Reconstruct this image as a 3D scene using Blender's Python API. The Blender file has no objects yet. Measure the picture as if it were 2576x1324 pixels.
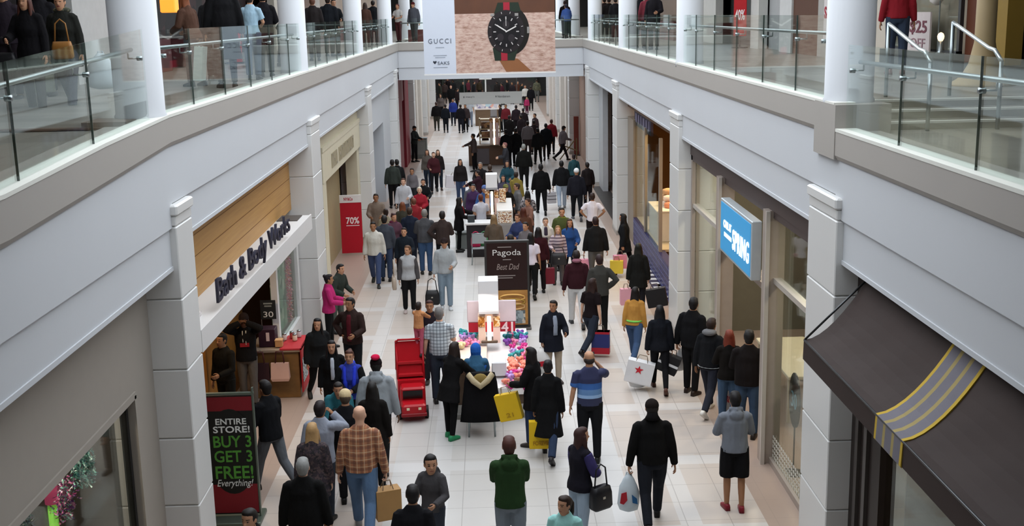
import bpy, bmesh, math, random
from mathutils import Vector, Matrix, Quaternion
random.seed(11)
sc = bpy.context.scene
COL = sc.collection
PI = math.pi

# ---------------------------------------------------------------- camera
IMG_W, IMG_H = 2576, 1324
CF, CPITCH, CROLL, CYAW, CZ = 2920.63, 0.211625, -0.0216758, 0.0157186, 6.84156
_fw = Vector((math.sin(CYAW) * math.cos(CPITCH), math.cos(CYAW) * math.cos(CPITCH), -math.sin(CPITCH)))
_rt = Vector((math.cos(CYAW), -math.sin(CYAW), 0))
_up = _rt.cross(_fw)
RT = _rt * math.cos(CROLL) + _up * math.sin(CROLL)
UP = _up * math.cos(CROLL) - _rt * math.sin(CROLL)
FW = _fw
cam_data = bpy.data.cameras.new('camera')
cam_data.sensor_width = 36.0
cam_data.lens = 36.0 * CF / IMG_W
cam_data.clip_end = 400
cam = bpy.data.objects.new('camera', cam_data)
cam.matrix_world = Matrix(((RT.x, UP.x, -FW.x, 0), (RT.y, UP.y, -FW.y, 0), (RT.z, UP.z, -FW.z, CZ), (0, 0, 0, 1)))
COL.objects.link(cam)
sc.camera = cam

def ray(px, py):
    return FW * CF + RT * (px - IMG_W / 2) - UP * (py - IMG_H / 2)
def at_z(px, py, z):
    d = ray(px, py); return Vector((0, 0, CZ)) + d * ((z - CZ) / d.z)
def at_x(px, py, x):
    d = ray(px, py); return Vector((0, 0, CZ)) + d * (x / d.x)
def at_y(px, py, y):
    d = ray(px, py); return Vector((0, 0, CZ)) + d * (y / d.y)

# ---------------------------------------------------------------- light and exposure
sc.view_settings.view_transform = 'Standard'
sc.view_settings.look = 'None'
sc.view_settings.exposure = 0.0
sc.view_settings.gamma = 1.0
sc.view_settings.use_curve_mapping = False
sc.cycles.max_bounces = 6
sc.cycles.diffuse_bounces = 3
sc.cycles.glossy_bounces = 3
sc.cycles.transmission_bounces = 4
sc.cycles.transparent_max_bounces = 12
sc.cycles.sample_clamp_indirect = 4.0
world = bpy.data.worlds.new('skylight')
sc.world = world
world.use_nodes = True
wn = world.node_tree
bg = wn.nodes['Background']
bg.inputs['Color'].default_value = (0.89, 0.94, 1.0, 1)
bg.inputs["Strength"].default_value = 3.35

def area_light(name, loc, size, power, color=(1, 1, 1), rot=(0, 0, 0), size_y=None):
    l = bpy.data.lights.new(name, 'AREA')
    l.energy = power; l.color = color; l.size = size
    if size_y: l.shape = 'RECTANGLE'; l.size_y = size_y
    o = bpy.data.objects.new(name, l); o.location = loc; o.rotation_euler = rot
    COL.objects.link(o)
    return o

# ---------------------------------------------------------------- materials
MATS = {}
def lin(c):
    return c / 12.92 if c <= 0.04045 else ((c + 0.055) / 1.055) ** 2.4
def hexc(h):
    h = h.lstrip('#')
    return tuple(lin(int(h[i:i + 2], 16) / 255) for i in (0, 2, 4)) + (1,)
def new_mat(key):
    m = bpy.data.materials.new(key); m.use_nodes = True
    MATS[key] = m
    nt = m.node_tree
    return m, nt, nt.nodes['Principled BSDF']
def flat(h, rough=0.6, metal=0.0, noise=0.08, scale=6.0, spec=0.3):
    """paint, plastic, stone: one colour with a faint mottling"""
    key = 'mat_%s_%g_%g_%g' % (h, rough, metal, noise)
    if key in MATS: return MATS[key]
    m, nt, b = new_mat(key)
    c = hexc(h)
    b.inputs['Roughness'].default_value = rough
    b.inputs['Metallic'].default_value = metal
    b.inputs['Specular IOR Level'].default_value = spec
    if noise > 0:
        tc = nt.nodes.new('ShaderNodeTexCoord'); n = nt.nodes.new('ShaderNodeTexNoise')
        n.inputs['Scale'].default_value = scale; n.inputs['Detail'].default_value = 3
        mx = nt.nodes.new('ShaderNodeMix'); mx.data_type = 'RGBA'
        mx.inputs[6].default_value = tuple(v * (1 - noise) for v in c[:3]) + (1,)
        mx.inputs[7].default_value = tuple(min(1, v * (1 + noise)) for v in c[:3]) + (1,)
        nt.links.new(tc.outputs['Object'], n.inputs['Vector'])
        nt.links.new(n.outputs['Fac'], mx.inputs[0]); nt.links.new(mx.outputs[2], b.inputs['Base Color'])
    else:
        b.inputs['Base Color'].default_value = c
    return m
def cloth(h):
    key = 'cloth_' + h
    if key in MATS: return MATS[key]
    m, nt, b = new_mat(key); c = hexc(h)
    tc = nt.nodes.new('ShaderNodeTexCoord'); n = nt.nodes.new('ShaderNodeTexNoise'); n.inputs['Scale'].default_value = 7; n.inputs['Detail'].default_value = 3
    mp = nt.nodes.new('ShaderNodeMapping'); mp.inputs['Scale'].default_value = (1.4, 1.4, .8)
    bp = nt.nodes.new('ShaderNodeBump'); bp.inputs['Strength'].default_value = .55; bp.inputs['Distance'].default_value = .04
    mx = nt.nodes.new('ShaderNodeMix'); mx.data_type = 'RGBA'
    mx.inputs[6].default_value = tuple(v * .88 for v in c[:3]) + (1,); mx.inputs[7].default_value = tuple(min(1, v * 1.12) for v in c[:3]) + (1,)
    L = nt.links; L.new(tc.outputs['Object'], mp.inputs[0]); L.new(mp.outputs[0], n.inputs['Vector']); L.new(n.outputs['Fac'], mx.inputs[0]); L.new(n.outputs['Fac'], bp.inputs['Height'])
    L.new(mx.outputs[2], b.inputs['Base Color']); L.new(bp.outputs[0], b.inputs['Normal'])
    b.inputs['Roughness'].default_value = .88; b.inputs['Specular IOR Level'].default_value = .12
    return m
def glow(h, strength):
    key = 'glow_%s_%g' % (h, strength)
    if key in MATS: return MATS[key]
    m, nt, b = new_mat(key)
    b.inputs['Base Color'].default_value = hexc(h)
    b.inputs['Emission Color'].default_value = hexc(h)
    b.inputs['Emission Strength'].default_value = strength
    return m
def glass(key='glass', tint=(0.955, 0.982, 0.972), gloss=0.12, rough=0.02):
    if key in MATS: return MATS[key]
    m = bpy.data.materials.new(key); m.use_nodes = True; MATS[key] = m
    nt = m.node_tree
    for n in list(nt.nodes): nt.nodes.remove(n)
    out = nt.nodes.new('ShaderNodeOutputMaterial')
    tr = nt.nodes.new('ShaderNodeBsdfTransparent'); tr.inputs[0].default_value = tint + (1,)
    gl = nt.nodes.new('ShaderNodeBsdfGlossy'); gl.inputs['Roughness'].default_value = rough
    gl.inputs['Color'].default_value = (0.92, 0.98, 0.96, 1)
    fr = nt.nodes.new('ShaderNodeFresnel'); fr.inputs['IOR'].default_value = 1.45
    ad = nt.nodes.new('ShaderNodeMath'); ad.operation = 'MULTIPLY_ADD'
    ad.inputs[1].default_value = gloss * 2.2; ad.inputs[2].default_value = gloss * 0.15
    mx = nt.nodes.new('ShaderNodeMixShader')
    nt.links.new(fr.outputs[0], ad.inputs[0]); nt.links.new(ad.outputs[0], mx.inputs[0])
    nt.links.new(tr.outputs[0], mx.inputs[1]); nt.links.new(gl.outputs[0], mx.inputs[2])
    nt.links.new(mx.outputs[0], out.inputs[0])
    return m
def stripes(key, cols, scale, axis=2, rough=0.8, offset=0.0):
    """hard bands of colour along one object axis (period 1/scale)"""
    if key in MATS: return MATS[key]
    m, nt, b = new_mat(key)
    tc = nt.nodes.new('ShaderNodeTexCoord'); sp = nt.nodes.new('ShaderNodeSeparateXYZ')
    nt.links.new(tc.outputs['Object'], sp.inputs[0])
    ma = nt.nodes.new('ShaderNodeMath'); ma.operation = 'MULTIPLY_ADD'; ma.inputs[1].default_value = scale; ma.inputs[2].default_value = offset
    fr = nt.nodes.new('ShaderNodeMath'); fr.operation = 'FRACT'
    cr = nt.nodes.new('ShaderNodeValToRGB'); cr.color_ramp.interpolation = 'CONSTANT'
    els = cr.color_ramp.elements
    for i, (p, c) in enumerate(cols):
        e = els[i] if i < len(els) else els.new(p)
        e.position = p; e.color = hexc(c)
    nt.links.new(sp.outputs[axis], ma.inputs[0]); nt.links.new(ma.outputs[0], fr.inputs[0])
    nt.links.new(fr.outputs[0], cr.inputs[0]); nt.links.new(cr.outputs[0], b.inputs['Base Color'])
    b.inputs['Roughness'].default_value = rough
    return m
def plaid(key, base, dark, light, sx, sz):
    if key in MATS: return MATS[key]
    m, nt, b = new_mat(key)
    tc = nt.nodes.new('ShaderNodeTexCoord'); sp = nt.nodes.new('ShaderNodeSeparateXYZ')
    nt.links.new(tc.outputs['Object'], sp.inputs[0])
    col = None
    def band(axis, scale, lo, off=0.0):
        ma = nt.nodes.new('ShaderNodeMath'); ma.operation = 'MULTIPLY_ADD'; ma.inputs[1].default_value = scale; ma.inputs[2].default_value = off
        fr = nt.nodes.new('ShaderNodeMath'); fr.operation = 'FRACT'
        lt = nt.nodes.new('ShaderNodeMath'); lt.operation = 'LESS_THAN'; lt.inputs[1].default_value = lo
        nt.links.new(sp.outputs[axis], ma.inputs[0]); nt.links.new(ma.outputs[0], fr.inputs[0]); nt.links.new(fr.outputs[0], lt.inputs[0])
        h = nt.nodes.new('ShaderNodeMath'); h.operation = 'MULTIPLY'; h.inputs[1].default_value = 0.55
        nt.links.new(lt.outputs[0], h.inputs[0])
        return h.outputs[0]
    prev = None
    for axis, s, lo, c, off in ((0, sx, .38, dark, 0), (2, sz, .38, dark, 0), (0, sx, .09, light, .45), (2, sz, .09, light, .45)):
        mx = nt.nodes.new('ShaderNodeMix'); mx.data_type = 'RGBA'
        nt.links.new(band(axis, s, lo, off), mx.inputs[0])
        if prev is None: mx.inputs[6].default_value = hexc(base)
        else: nt.links.new(prev, mx.inputs[6])
        mx.inputs[7].default_value = hexc(c)
        prev = mx.outputs[2]
    nt.links.new(prev, b.inputs['Base Color'])
    b.inputs['Roughness'].default_value = 0.85
    return m
def speckle(key, cols, scale, rough=0.5, emit=0.0):
    """many small patches of different colours (printed pictures, tinsel)"""
    if key in MATS: return MATS[key]
    m, nt, b = new_mat(key)
    tc = nt.nodes.new('ShaderNodeTexCoord'); v = nt.nodes.new('ShaderNodeTexVoronoi'); v.inputs['Scale'].default_value = scale
    sp = nt.nodes.new('ShaderNodeSeparateColor'); cr = nt.nodes.new('ShaderNodeValToRGB'); cr.color_ramp.interpolation = 'CONSTANT'
    els = cr.color_ramp.elements
    for i, c in enumerate(cols):
        e = els[i] if i < len(els) else els.new(i / len(cols))
        e.position = i / len(cols); e.color = hexc(c)
    nt.links.new(tc.outputs['Object'], v.inputs['Vector']); nt.links.new(v.outputs['Color'], sp.inputs[0])
    nt.links.new(sp.outputs[0], cr.inputs[0]); nt.links.new(cr.outputs[0], b.inputs['Base Color'])
    b.inputs['Roughness'].default_value = rough
    return m

WHITE = flat('c5c8cc', 0.55, 0, 0.02, 0.8)
TILEW = flat('d3d3d1', 0.35, 0, 0.03, 1.5, 0.4)
TAUPE = flat('a39e98', 0.6, 0, 0.03, 1.2)
CAP = flat('dcdcd4', 0.5, 0, 0.03)
STEEL = flat('9aa3a5', 0.28, 0.9, 0.03)
DARKST = flat('4a4c4e', 0.35, 0.8, 0.03)
BLACK = flat('141314', 0.6)
GLASS = glass()
SHOPGLASS = glass('shop_glass', (0.90, 0.92, 0.90), 0.10, 0.03)

# ---------------------------------------------------------------- mesh helpers
class MB:
    def __init__(s): s.v = []; s.f = []; s.mi = []
    def add(s, vs, fs, mi=0):
        n = len(s.v); s.v.extend(tuple(v) for v in vs)
        for f in fs: s.f.append(tuple(i + n for i in f)); s.mi.append(mi)
        return s
    def box(s, c, d, mi=0, rot=None):
        x, y, z = (k / 2 for k in d)
        vs = [Vector((a * x, b * y, e * z)) for e in (-1, 1) for b in (-1, 1) for a in (-1, 1)]
        if rot is not None: vs = [rot @ v for v in vs]
        vs = [v + Vector(c) for v in vs]
        return s.add(vs, [(0, 2, 3, 1), (4, 5, 7, 6), (0, 1, 5, 4), (2, 6, 7, 3), (0, 4, 6, 2), (1, 3, 7, 5)], mi)
    def span(s, x0, x1, y0, y1, z0, z1, mi=0):
        return s.box(((x0 + x1) / 2, (y0 + y1) / 2, (z0 + z1) / 2), (abs(x1 - x0), abs(y1 - y0), abs(z1 - z0)), mi)
    def bevbox(s, c, d, b=0.01, mi=0):
        """box with chamfered vertical and top edges"""
        x, y, z = (k / 2 for k in d)
        def ring(ix, iy, zz):
            return [(-ix + b, -iy, zz), (ix - b, -iy, zz), (ix, -iy + b, zz), (ix, iy - b, zz), (ix - b, iy, zz), (-ix + b, iy, zz), (-ix, iy - b, zz), (-ix, -iy + b, zz)]
        rs = [ring(x - b, y - b, -z), ring(x, y, -z + b), ring(x, y, z - b), ring(x - b, y - b, z)]
        vs = [Vector(p) + Vector(c) for r in rs for p in r]
        fs = [tuple(range(7, -1, -1)), tuple(range(24, 32))]
        for k in range(3):
            for i in range(8):
                j = (i + 1) % 8; fs.append((k * 8 + i, k * 8 + j, k * 8 + 8 + j, k * 8 + 8 + i))
        return s.add(vs, fs, mi)
    def loft(s, rings, closed=True, caps=True, mi=0):
        n = len(rings[0]); vs = [p for r in rings for p in r]; fs = []
        for k in range(len(rings) - 1):
            for i in range(n if closed else n - 1):
                j = (i + 1) % n; fs.append((k * n + i, k * n + j, k * n + n + j, k * n + n + i))
        if caps and closed:
            fs.append(tuple(range(n - 1, -1, -1))); fs.append(tuple(range((len(rings) - 1) * n, len(rings) * n)))
        return s.add(vs, fs, mi)
    def tube(s, pts, rad, n=8, mi=0):
        pts = [Vector(p) for p in pts]
        rad = rad if isinstance(rad, (list, tuple)) else [rad] * len(pts)
        rings = []; up = None
        for i, p in enumerate(pts):
            d = (pts[min(i + 1, len(pts) - 1)] - pts[max(i - 1, 0)]).normalized()
            if up is None:
                up = Vector((0, 0, 1)) if abs(d.z) < 0.9 else Vector((0, 1, 0))
            a = d.cross(up).normalized(); b = a.cross(d).normalized(); up = b
            r = rad[i]; rx, ry = r if isinstance(r, (list, tuple)) else (r, r)
            rings.append([p + a * (math.cos(t * 2 * PI / n) * rx) + b * (math.sin(t * 2 * PI / n) * ry) for t in range(n)])
        return s.loft(rings, mi=mi)
    def ell(s, c, r, n=10, m=7, mi=0, rot=None):
        rings = []
        for k in range(m + 1):
            a = -PI / 2 + PI * (k + 0.001) / (m + 0.002)
            q = [Vector((r[0] * math.cos(a) * math.cos(t * 2 * PI / n), r[1] * math.cos(a) * math.sin(t * 2 * PI / n), r[2] * math.sin(a))) for t in range(n)]
            if rot is not None: q = [rot @ v for v in q]
            rings.append([v + Vector(c) for v in q])
        return s.loft(rings, mi=mi)
    def cyl(s, c0, c1, r, n=12, mi=0):
        return s.tube([c0, c1], r, n, mi)
    def lathe(s, c, prof, n=20, mi=0):
        return s.loft([[Vector((c[0] + r * math.cos(t * 2 * PI / n), c[1] + r * math.sin(t * 2 * PI / n), c[2] + z)) for t in range(n)] for r, z in prof], mi=mi)
    def prism(s, poly, axis, a, b, mi=0):
        """extrude a 2D polygon along an axis from a to b"""
        def P(p, t):
            return (t, p[0], p[1]) if axis == 'x' else ((p[0], t, p[1]) if axis == 'y' else (p[0], p[1], t))
        n = len(poly); vs = [P(p, a) for p in poly] + [P(p, b) for p in poly]
        fs = [tuple(range(n)), tuple(range(2 * n - 1, n - 1, -1))]
        for i in range(n): j = (i + 1) % n; fs.append((i, i + n, j + n, j))
        return s.add(vs, fs, mi)
    def mesh(s, name='mesh', smooth=False):
        me = bpy.data.meshes.new(name); me.from_pydata(s.v, [], s.f)
        if any(s.mi):
            me.polygons.foreach_set('material_index', s.mi)
        bm = bmesh.new(); bm.from_mesh(me); bmesh.ops.recalc_face_normals(bm, faces=bm.faces); bm.to_mesh(me); bm.free()
        if smooth: me.polygons.foreach_set('use_smooth', [True] * len(me.polygons))
        me.update()
        return me
def link(name, me, mats=(), parent=None, loc=None, rot=None):
    o = bpy.data.objects.new(name, me)
    if me is not None and not me.materials:
        for m in (mats if isinstance(mats, (list, tuple)) else (mats,)): me.materials.append(m)
    if parent is not None: o.parent = parent
    if loc is not None: o.location = loc
    if rot is not None: o.rotation_euler = rot
    COL.objects.link(o)
    return o
def obj(name, mb, mats, parent=None, smooth=False, loc=None, rot=None):
    return link(name, mb.mesh(name, smooth), mats, parent, loc, rot)
def tag(o, label=None, cat=None, group=None, kind=None):
    if label: o['label'] = label
    if cat: o['category'] = cat
    if group: o['group'] = group
    if kind: o['kind'] = kind
    return o
def thing(name, label, cat, loc=(0, 0, 0), rz=0.0, group=None):
    o = bpy.data.objects.new(name, None); COL.objects.link(o)
    o.empty_display_size = 0.2
    o.location = loc; o.rotation_euler = (0, 0, rz)
    return tag(o, label, cat, group)
def struct(name, mb, mats, label=None, smooth=False):
    o = obj(name, mb, mats, None, smooth); o['kind'] = 'structure'
    if label: o['label'] = label; o['category'] = 'building'
    return o
def dup(root, loc, rz, label=None):
    r = root.copy(); COL.objects.link(r); r.location = loc; r.rotation_euler = (0, 0, rz)
    if label: r['label'] = label
    for ch in root.children:
        c = ch.copy(); COL.objects.link(c); c.parent = r
        for g in ch.children:
            d = g.copy(); COL.objects.link(d); d.parent = c
    return r
def text_mesh(body, width, height, depth=0.01, font_shear=0.0, bold=0.0, spacing=1.0):
    """letters as a mesh standing in the local xz plane, centred, front towards -y"""
    cu = bpy.data.curves.new('lettering', 'FONT')
    cu.body = body; cu.align_x = 'CENTER'; cu.extrude = 0.5; cu.shear = font_shear; cu.offset = bold; cu.space_character = spacing
    cu.resolution_u = 3
    o = bpy.data.objects.new('lettering', cu); COL.objects.link(o)
    bpy.context.view_layer.update()
    me = bpy.data.meshes.new_from_object(o.evaluated_get(bpy.context.evaluated_depsgraph_get()))
    bpy.data.objects.remove(o); bpy.data.curves.remove(cu)
    xs = [v.co.x for v in me.vertices]; ys = [v.co.y for v in me.vertices]
    x0, x1, y0, y1 = min(xs), max(xs), min(ys), max(ys)
    sx = width / (x1 - x0); sy = height / (y1 - y0)
    for v in me.vertices:
        x, y, z = v.co
        v.co = ((x - (x0 + x1) / 2) * sx, -z * depth, (y - (y0 + y1) / 2) * sy)
    return me
PANELS = ('board', 'panel', 'sign_board', 'sign_panel', 'lit_face', 'dark_top', 'white_panel', 'bag_body', 'canopy_body', 'pale_header')
def letters(name, body, width, height, mat, parent=None, loc=(0, 0, 0), rot=(0, 0, 0), **kw):
    if parent is not None:                       # lettering belongs to the panel it is printed on
        for c in parent.children:
            if c.name.split('.')[0] in PANELS: parent = c; break
    me = text_mesh(body, width, height, **kw); me.materials.clear(); me.materials.append(mat)
    return link(name, me, mat, parent, loc, rot)
# ================================================================ the building
XR, XL = 3.85, -3.70            # front planes of the pilasters, right and left
ZFAR, ZNEAR = 5.79, 5.51        # top of the balcony kerb beyond / before the steps
def floor_material():
    m, nt, b = new_mat('mall_floor')
    L = nt.links
    tc = nt.nodes.new('ShaderNodeTexCoord'); sp = nt.nodes.new('ShaderNodeSeparateXYZ')
    L.new(tc.outputs['Object'], sp.inputs[0])
    X, Y = sp.outputs[0], sp.outputs[1]
    def math_(op, a, bb=None, c=None):
        n = nt.nodes.new('ShaderNodeMath'); n.operation = op
        for i, v in enumerate((a, bb, c)):
            if v is None: continue
            if isinstance(v, (int, float)): n.inputs[i].default_value = v
            else: L.new(v, n.inputs[i])
        return n.outputs[0]
    def near(sock, c, w):                       # 1 inside |v-c|<w
        return math_('LESS_THAN', math_('ABSOLUTE', math_('SUBTRACT', sock, c)), w)
    def lines(sock, period, off, w):
        f = math_('FRACT', math_('MULTIPLY_ADD', sock, 1 / period, off))
        return math_('LESS_THAN', math_('ABSOLUTE', math_('SUBTRACT', f, 0.5)), w / period)
    def mix(f, a, bb):
        n = nt.nodes.new('ShaderNodeMix'); n.data_type = 'RGBA'
        for i, v in ((0, f), (6, a), (7, bb)):
            if isinstance(v, tuple): n.inputs[i].default_value = v
            else: L.new(v, n.inputs[i])
        return n.outputs[2]
    no = nt.nodes.new('ShaderNodeTexNoise'); no.inputs['Scale'].default_value = 0.9; no.inputs['Detail'].default_value = 4
    L.new(tc.outputs['Object'], no.inputs['Vector'])
    wh = nt.nodes.new('ShaderNodeTexWhiteNoise'); wh.noise_dimensions = '3D'
    sn = nt.nodes.new('ShaderNodeVectorMath'); sn.operation = 'SNAP'; sn.inputs[1].default_value = (.615, .615, 10)
    L.new(tc.outputs['Object'], sn.inputs[0]); L.new(sn.outputs[0], wh.inputs['Vector'])
    centre = mix(no.outputs['Fac'], hexc('b8b3ae'), hexc('c4c1bd'))
    beige = mix(no.outputs['Fac'], hexc('b4a69b'), hexc('bfb3a9'))
    tile = mix(math_('MULTIPLY', wh.outputs['Value'], .35), beige, hexc('c4bfba'))
    field = mix(near(X, 0.12, 1.75), tile, centre)
    bands = None
    for c in (-2.5, -0.9, 1.72, 2.6):
        q = near(X, c, 0.15); bands = q if bands is None else math_('MAXIMUM', bands, q)
    bands = math_('MAXIMUM', bands, lines(Y, 2.5, 0.72, 0.18))
    field = mix(math_('MULTIPLY', bands, .6), field, hexc('cdcbc9'))
    border = mix(no.outputs['Fac'], hexc('9d887b'), hexc('ab988b'))
    inside = near(X, 0.10, 3.52)
    col = mix(inside, border, field)
    gx = math_('MAXIMUM', lines(X, 0.615, 0.37, 0.006), lines(Y, 0.615, 0.5, 0.006))
    col = mix(math_('MULTIPLY', gx, math_('MULTIPLY_ADD', inside, .3, .15)), col, hexc('6f6862'))
    L.new(col, b.inputs['Base Color'])
    b.inputs['Roughness'].default_value = 0.32
    b.inputs['Specular IOR Level'].default_value = 0.35
    return m
FLOORM = floor_material()
f = MB(); f.span(-12, 12, -6, 100, -0.3, 0)
struct('floor', f, FLOORM)

def upper_floor_material():
    m, nt, b = new_mat('upper_floor')
    tc = nt.nodes.new('ShaderNodeTexCoord'); br = nt.nodes.new('ShaderNodeTexBrick')
    br.offset = 0.5; br.inputs['Scale'].default_value = 1.0
    br.inputs['Brick Width'].default_value = 0.92; br.inputs['Row Height'].default_value = 0.46; br.inputs['Mortar Size'].default_value = 0.006
    br.inputs['Color1'].default_value = hexc('7e7b73'); br.inputs['Color2'].default_value = hexc('96938b'); br.inputs['Mortar'].default_value = hexc('77716b')
    nt.links.new(tc.outputs['Object'], br.inputs['Vector']); nt.links.new(br.outputs['Color'], b.inputs['Base Color'])
    b.inputs['Roughness'].default_value = 0.3
    return m
UFLOOR = upper_floor_material()

# upper galleries: slab + floor finish
for side, s, X0 in (('right', 1, XR), ('left', -1, XL)):
    xo = s * 12
    m = MB(); m.span(X0 + s * .1, xo, 14.1, 92, 5.1, 5.72)
    struct('floor_upper_' + side, m, UFLOOR)
    m = MB()
    if s > 0:
        m.span(X0 + .1, xo, -6, 13.3, 5.0, 5.44)
        m.span(X0 + .1, xo, 13.3, 13.7, 5.0, 5.53); m.span(X0 + .1, xo, 13.7, 14.1, 5.0, 5.63)
    else:                       # the left side ramps down towards the viewer
        m.prism([(14.1, 5.72), (13.2, 5.72), (8.6, 5.50), (-6, 5.50), (-6, 5.0), (14.1, 5.0)], 'x', X0 - .1, xo)
    struct('floor_upper_' + side + '_near', m, UFLOOR)
m = MB()
for y, z in ((13.3, 5.53), (13.7, 5.63), (14.1, 5.72)):
    m.span(4.5, 7.4, y - .02, y + .06, z - .02, z + .004)
struct('trim_step_nosing', m, CAP)
m = MB(); m.span(4.5, 7.4, 13.27, 13.3, 5.44, 5.51); m.span(4.5, 7.4, 13.67, 13.7, 5.53, 5.61); m.span(4.5, 7.4, 14.07, 14.1, 5.63, 5.70)
struct('trim_step_riser', m, flat('8f8c84', .5))
m = MB(); m.span(-8, -4.0, 12.7, 12.85, 5.705, 5.725); struct('trim_floor_strip', m, flat('6b5a50', .4))
m = MB(); m.span(-3.7, 3.85, 48.6, 54.4, 5.1, 5.72); struct('floor_bridge', m, UFLOOR)

def fascia_profile(x, s, top, dz):
    """cross-section (x, z) of the balcony edge, s = +1 right, -1 left"""
    k = 5.42 + dz; g = 4.73 + dz; bt = 4.25 + dz
    return ([(x + s * .05, k), (x + s * .05, g + .025), (x + s * .075, g + .025), (x + s * .075, g), (x + s * .085, g), (x + s * .085, bt + .05), (x + s * .07, bt + .05), (x + s * .07, bt), (x + s * .9, bt), (x + s * .9, k)],
            [(x + s * .0, top - .035), (x + s * .0, k + .05), (x + s * .03, k), (x + s * .5, k), (x + s * .5, top - .035)],
            [(x - s * .005, top), (x - s * .005, top - .035), (x + s * .24, top - .035), (x + s * .24, top)])
trimno = [0]
def fascia(side, x, s, y0, y1, top, dz, name):
    a, b, c = fascia_profile(x, s, top, dz)
    m = MB(); m.prism(a, 'y', y0, y1); struct('wall_%s_%s' % (side, name), m, WHITE)
    m = MB(); m.prism(b, 'y', y0, y1); m.prism(c, 'y', y0, y1, 1)
    struct('trim_kerb_%s_%s' % (side, name), m, [TAUPE, CAP])
fascia('right', XR, 1, 13.0, 48.5, ZFAR, 0, 'beam')
fascia('left', XL, -1, 13.5, 48.5, ZFAR, 0, 'beam')
fascia('right', XR, 1, -6, 13.0, ZNEAR, -.26, 'beam_near')
fascia('right', XR, 1, 54.5, 92, ZFAR, 0, 'beam_far')
fascia('left', XL, -1, 54.5, 92, ZFAR, 0, 'beam_far')
# near left kerb slopes with the ramp
a, b_, c = fascia_profile(XL, -1, ZFAR, -.28)
NEARPROF = a
m = MB()
ks = [(-6, 5.53, 5.14), (8.8, 5.585, 5.18), (11.2, 5.71, 5.30), (13.5, ZFAR, 5.42)]
rings = [[Vector((XL, y, t - .035)), Vector((XL, y, k + .05)), Vector((XL - .03, y, k)), Vector((XL - .5, y, k)), Vector((XL - .5, y, t - .035))] for y, t, k in ks]
m.loft(rings)
rings = [[Vector((XL + .005, y, t)), Vector((XL + .005, y, t - .035)), Vector((XL - .24, y, t - .035)), Vector((XL - .24, y, t))] for y, t, k in ks]
m.loft(rings, mi=1)
struct('trim_kerb_left_ramp', m, [TAUPE, CAP])
m = MB(); m.loft([[Vector((p[0], y, k if p[1] > 5 else p[1])) for p in NEARPROF] for y, t, k in ks]); struct('wall_left_beam_near', m, WHITE)
# the kerb block at the steps by the right column
m = MB(); m.span(XR - .01, XR + .62, 12.92, 13.75, 5.16, ZFAR - .02); struct('trim_kerb_block_right', m, TAUPE)
m = MB(); m.span(XL - .75, XL - .26, 12.75, 13.3, 5.5, 5.78); struct('trim_kerb_block_left', m, flat('7d736b', .6))
# the bridge at the end of the atrium
for y, s, nm in ((48.5, 1, 'front'), (54.5, -1, 'back')):
    a, b_, c = fascia_profile(y, s, ZFAR, 0)
    m = MB(); m.prism(a, 'x', XL - .05, XR + .05); struct('wall_bridge_' + nm, m, WHITE)
    m = MB(); m.prism(b_, 'x', XL - .02, XR + .02); m.prism(c, 'x', XL - .02, XR + .02, 1); struct('trim_kerb_bridge_' + nm, m, [TAUPE, CAP])
m = MB(); m.span(-3.8, 3.95, 49.3, 53.7, 4.3, 5.1); struct('ceiling_under_bridge', m, WHITE)

# pilasters with tile joints
def pilaster(n, s, x, y0, y1, top, depth=.95):
    m = MB()
    m.span(x + s * .02, x + s * depth, y0 + .02, y1 - .02, 0, top - .1)
    z = 0.14
    m.span(x - s * .012, x + s * depth, y0 - .012, y1 + .012, 0, .135, 1)
    while z < top - .25:
        z1 = min(z + .87, top - .13)
        m.bevbox((x + s * depth / 2, (y0 + y1) / 2, (z + z1) / 2), (depth, y1 - y0, z1 - z - .012), .012)
        z = z1
    m.bevbox((x + s * (depth - .03) / 2 - s * .0, (y0 + y1) / 2, top - .07), (depth + .03, y1 - y0 + .04, .13), .02)
    return struct('trim_pilaster_%d' % n, m, [TILEW, flat('a8a29b', .5)])
k = 1
for s, x, ys in ((1, XR, [(12.75, 13.9, 4.75), (23.8, 24.95, 4.76), (35.6, 36.8, 4.76), (46.2, 47.2, 4.76), (57, 58, 4.7), (68, 69, 4.7), (79, 80, 4.7)]),
                 (-1, XL, [(13.42, 14.15, 4.75), (24.0, 25.2, 4.8), (35.5, 36.6, 4.76), (46.4, 47.4, 4.76), (57, 58, 4.7), (68, 69, 4.7), (79, 80, 4.7)])):
    for y0, y1, t in ys:
        pilaster(k, s, x, y0, y1, t); k += 1
# balcony columns
k = 1
for s, x in ((1, 4.13), (-1, -3.99)):
    for i, y in enumerate((13.4, 24.2, 35.0, 45.8, 56.8, 67.6, 78.4)):
        m = MB(); m.lathe((x, y, 0), [(.29, 5.70), (.29, 5.80), (.275, 5.82), (.265, 9.6)], 28)
        m.v = [Vector(v) for v in m.v]
        struct('trim_column_%d' % k, m, WHITE, smooth=True); k += 1

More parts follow.
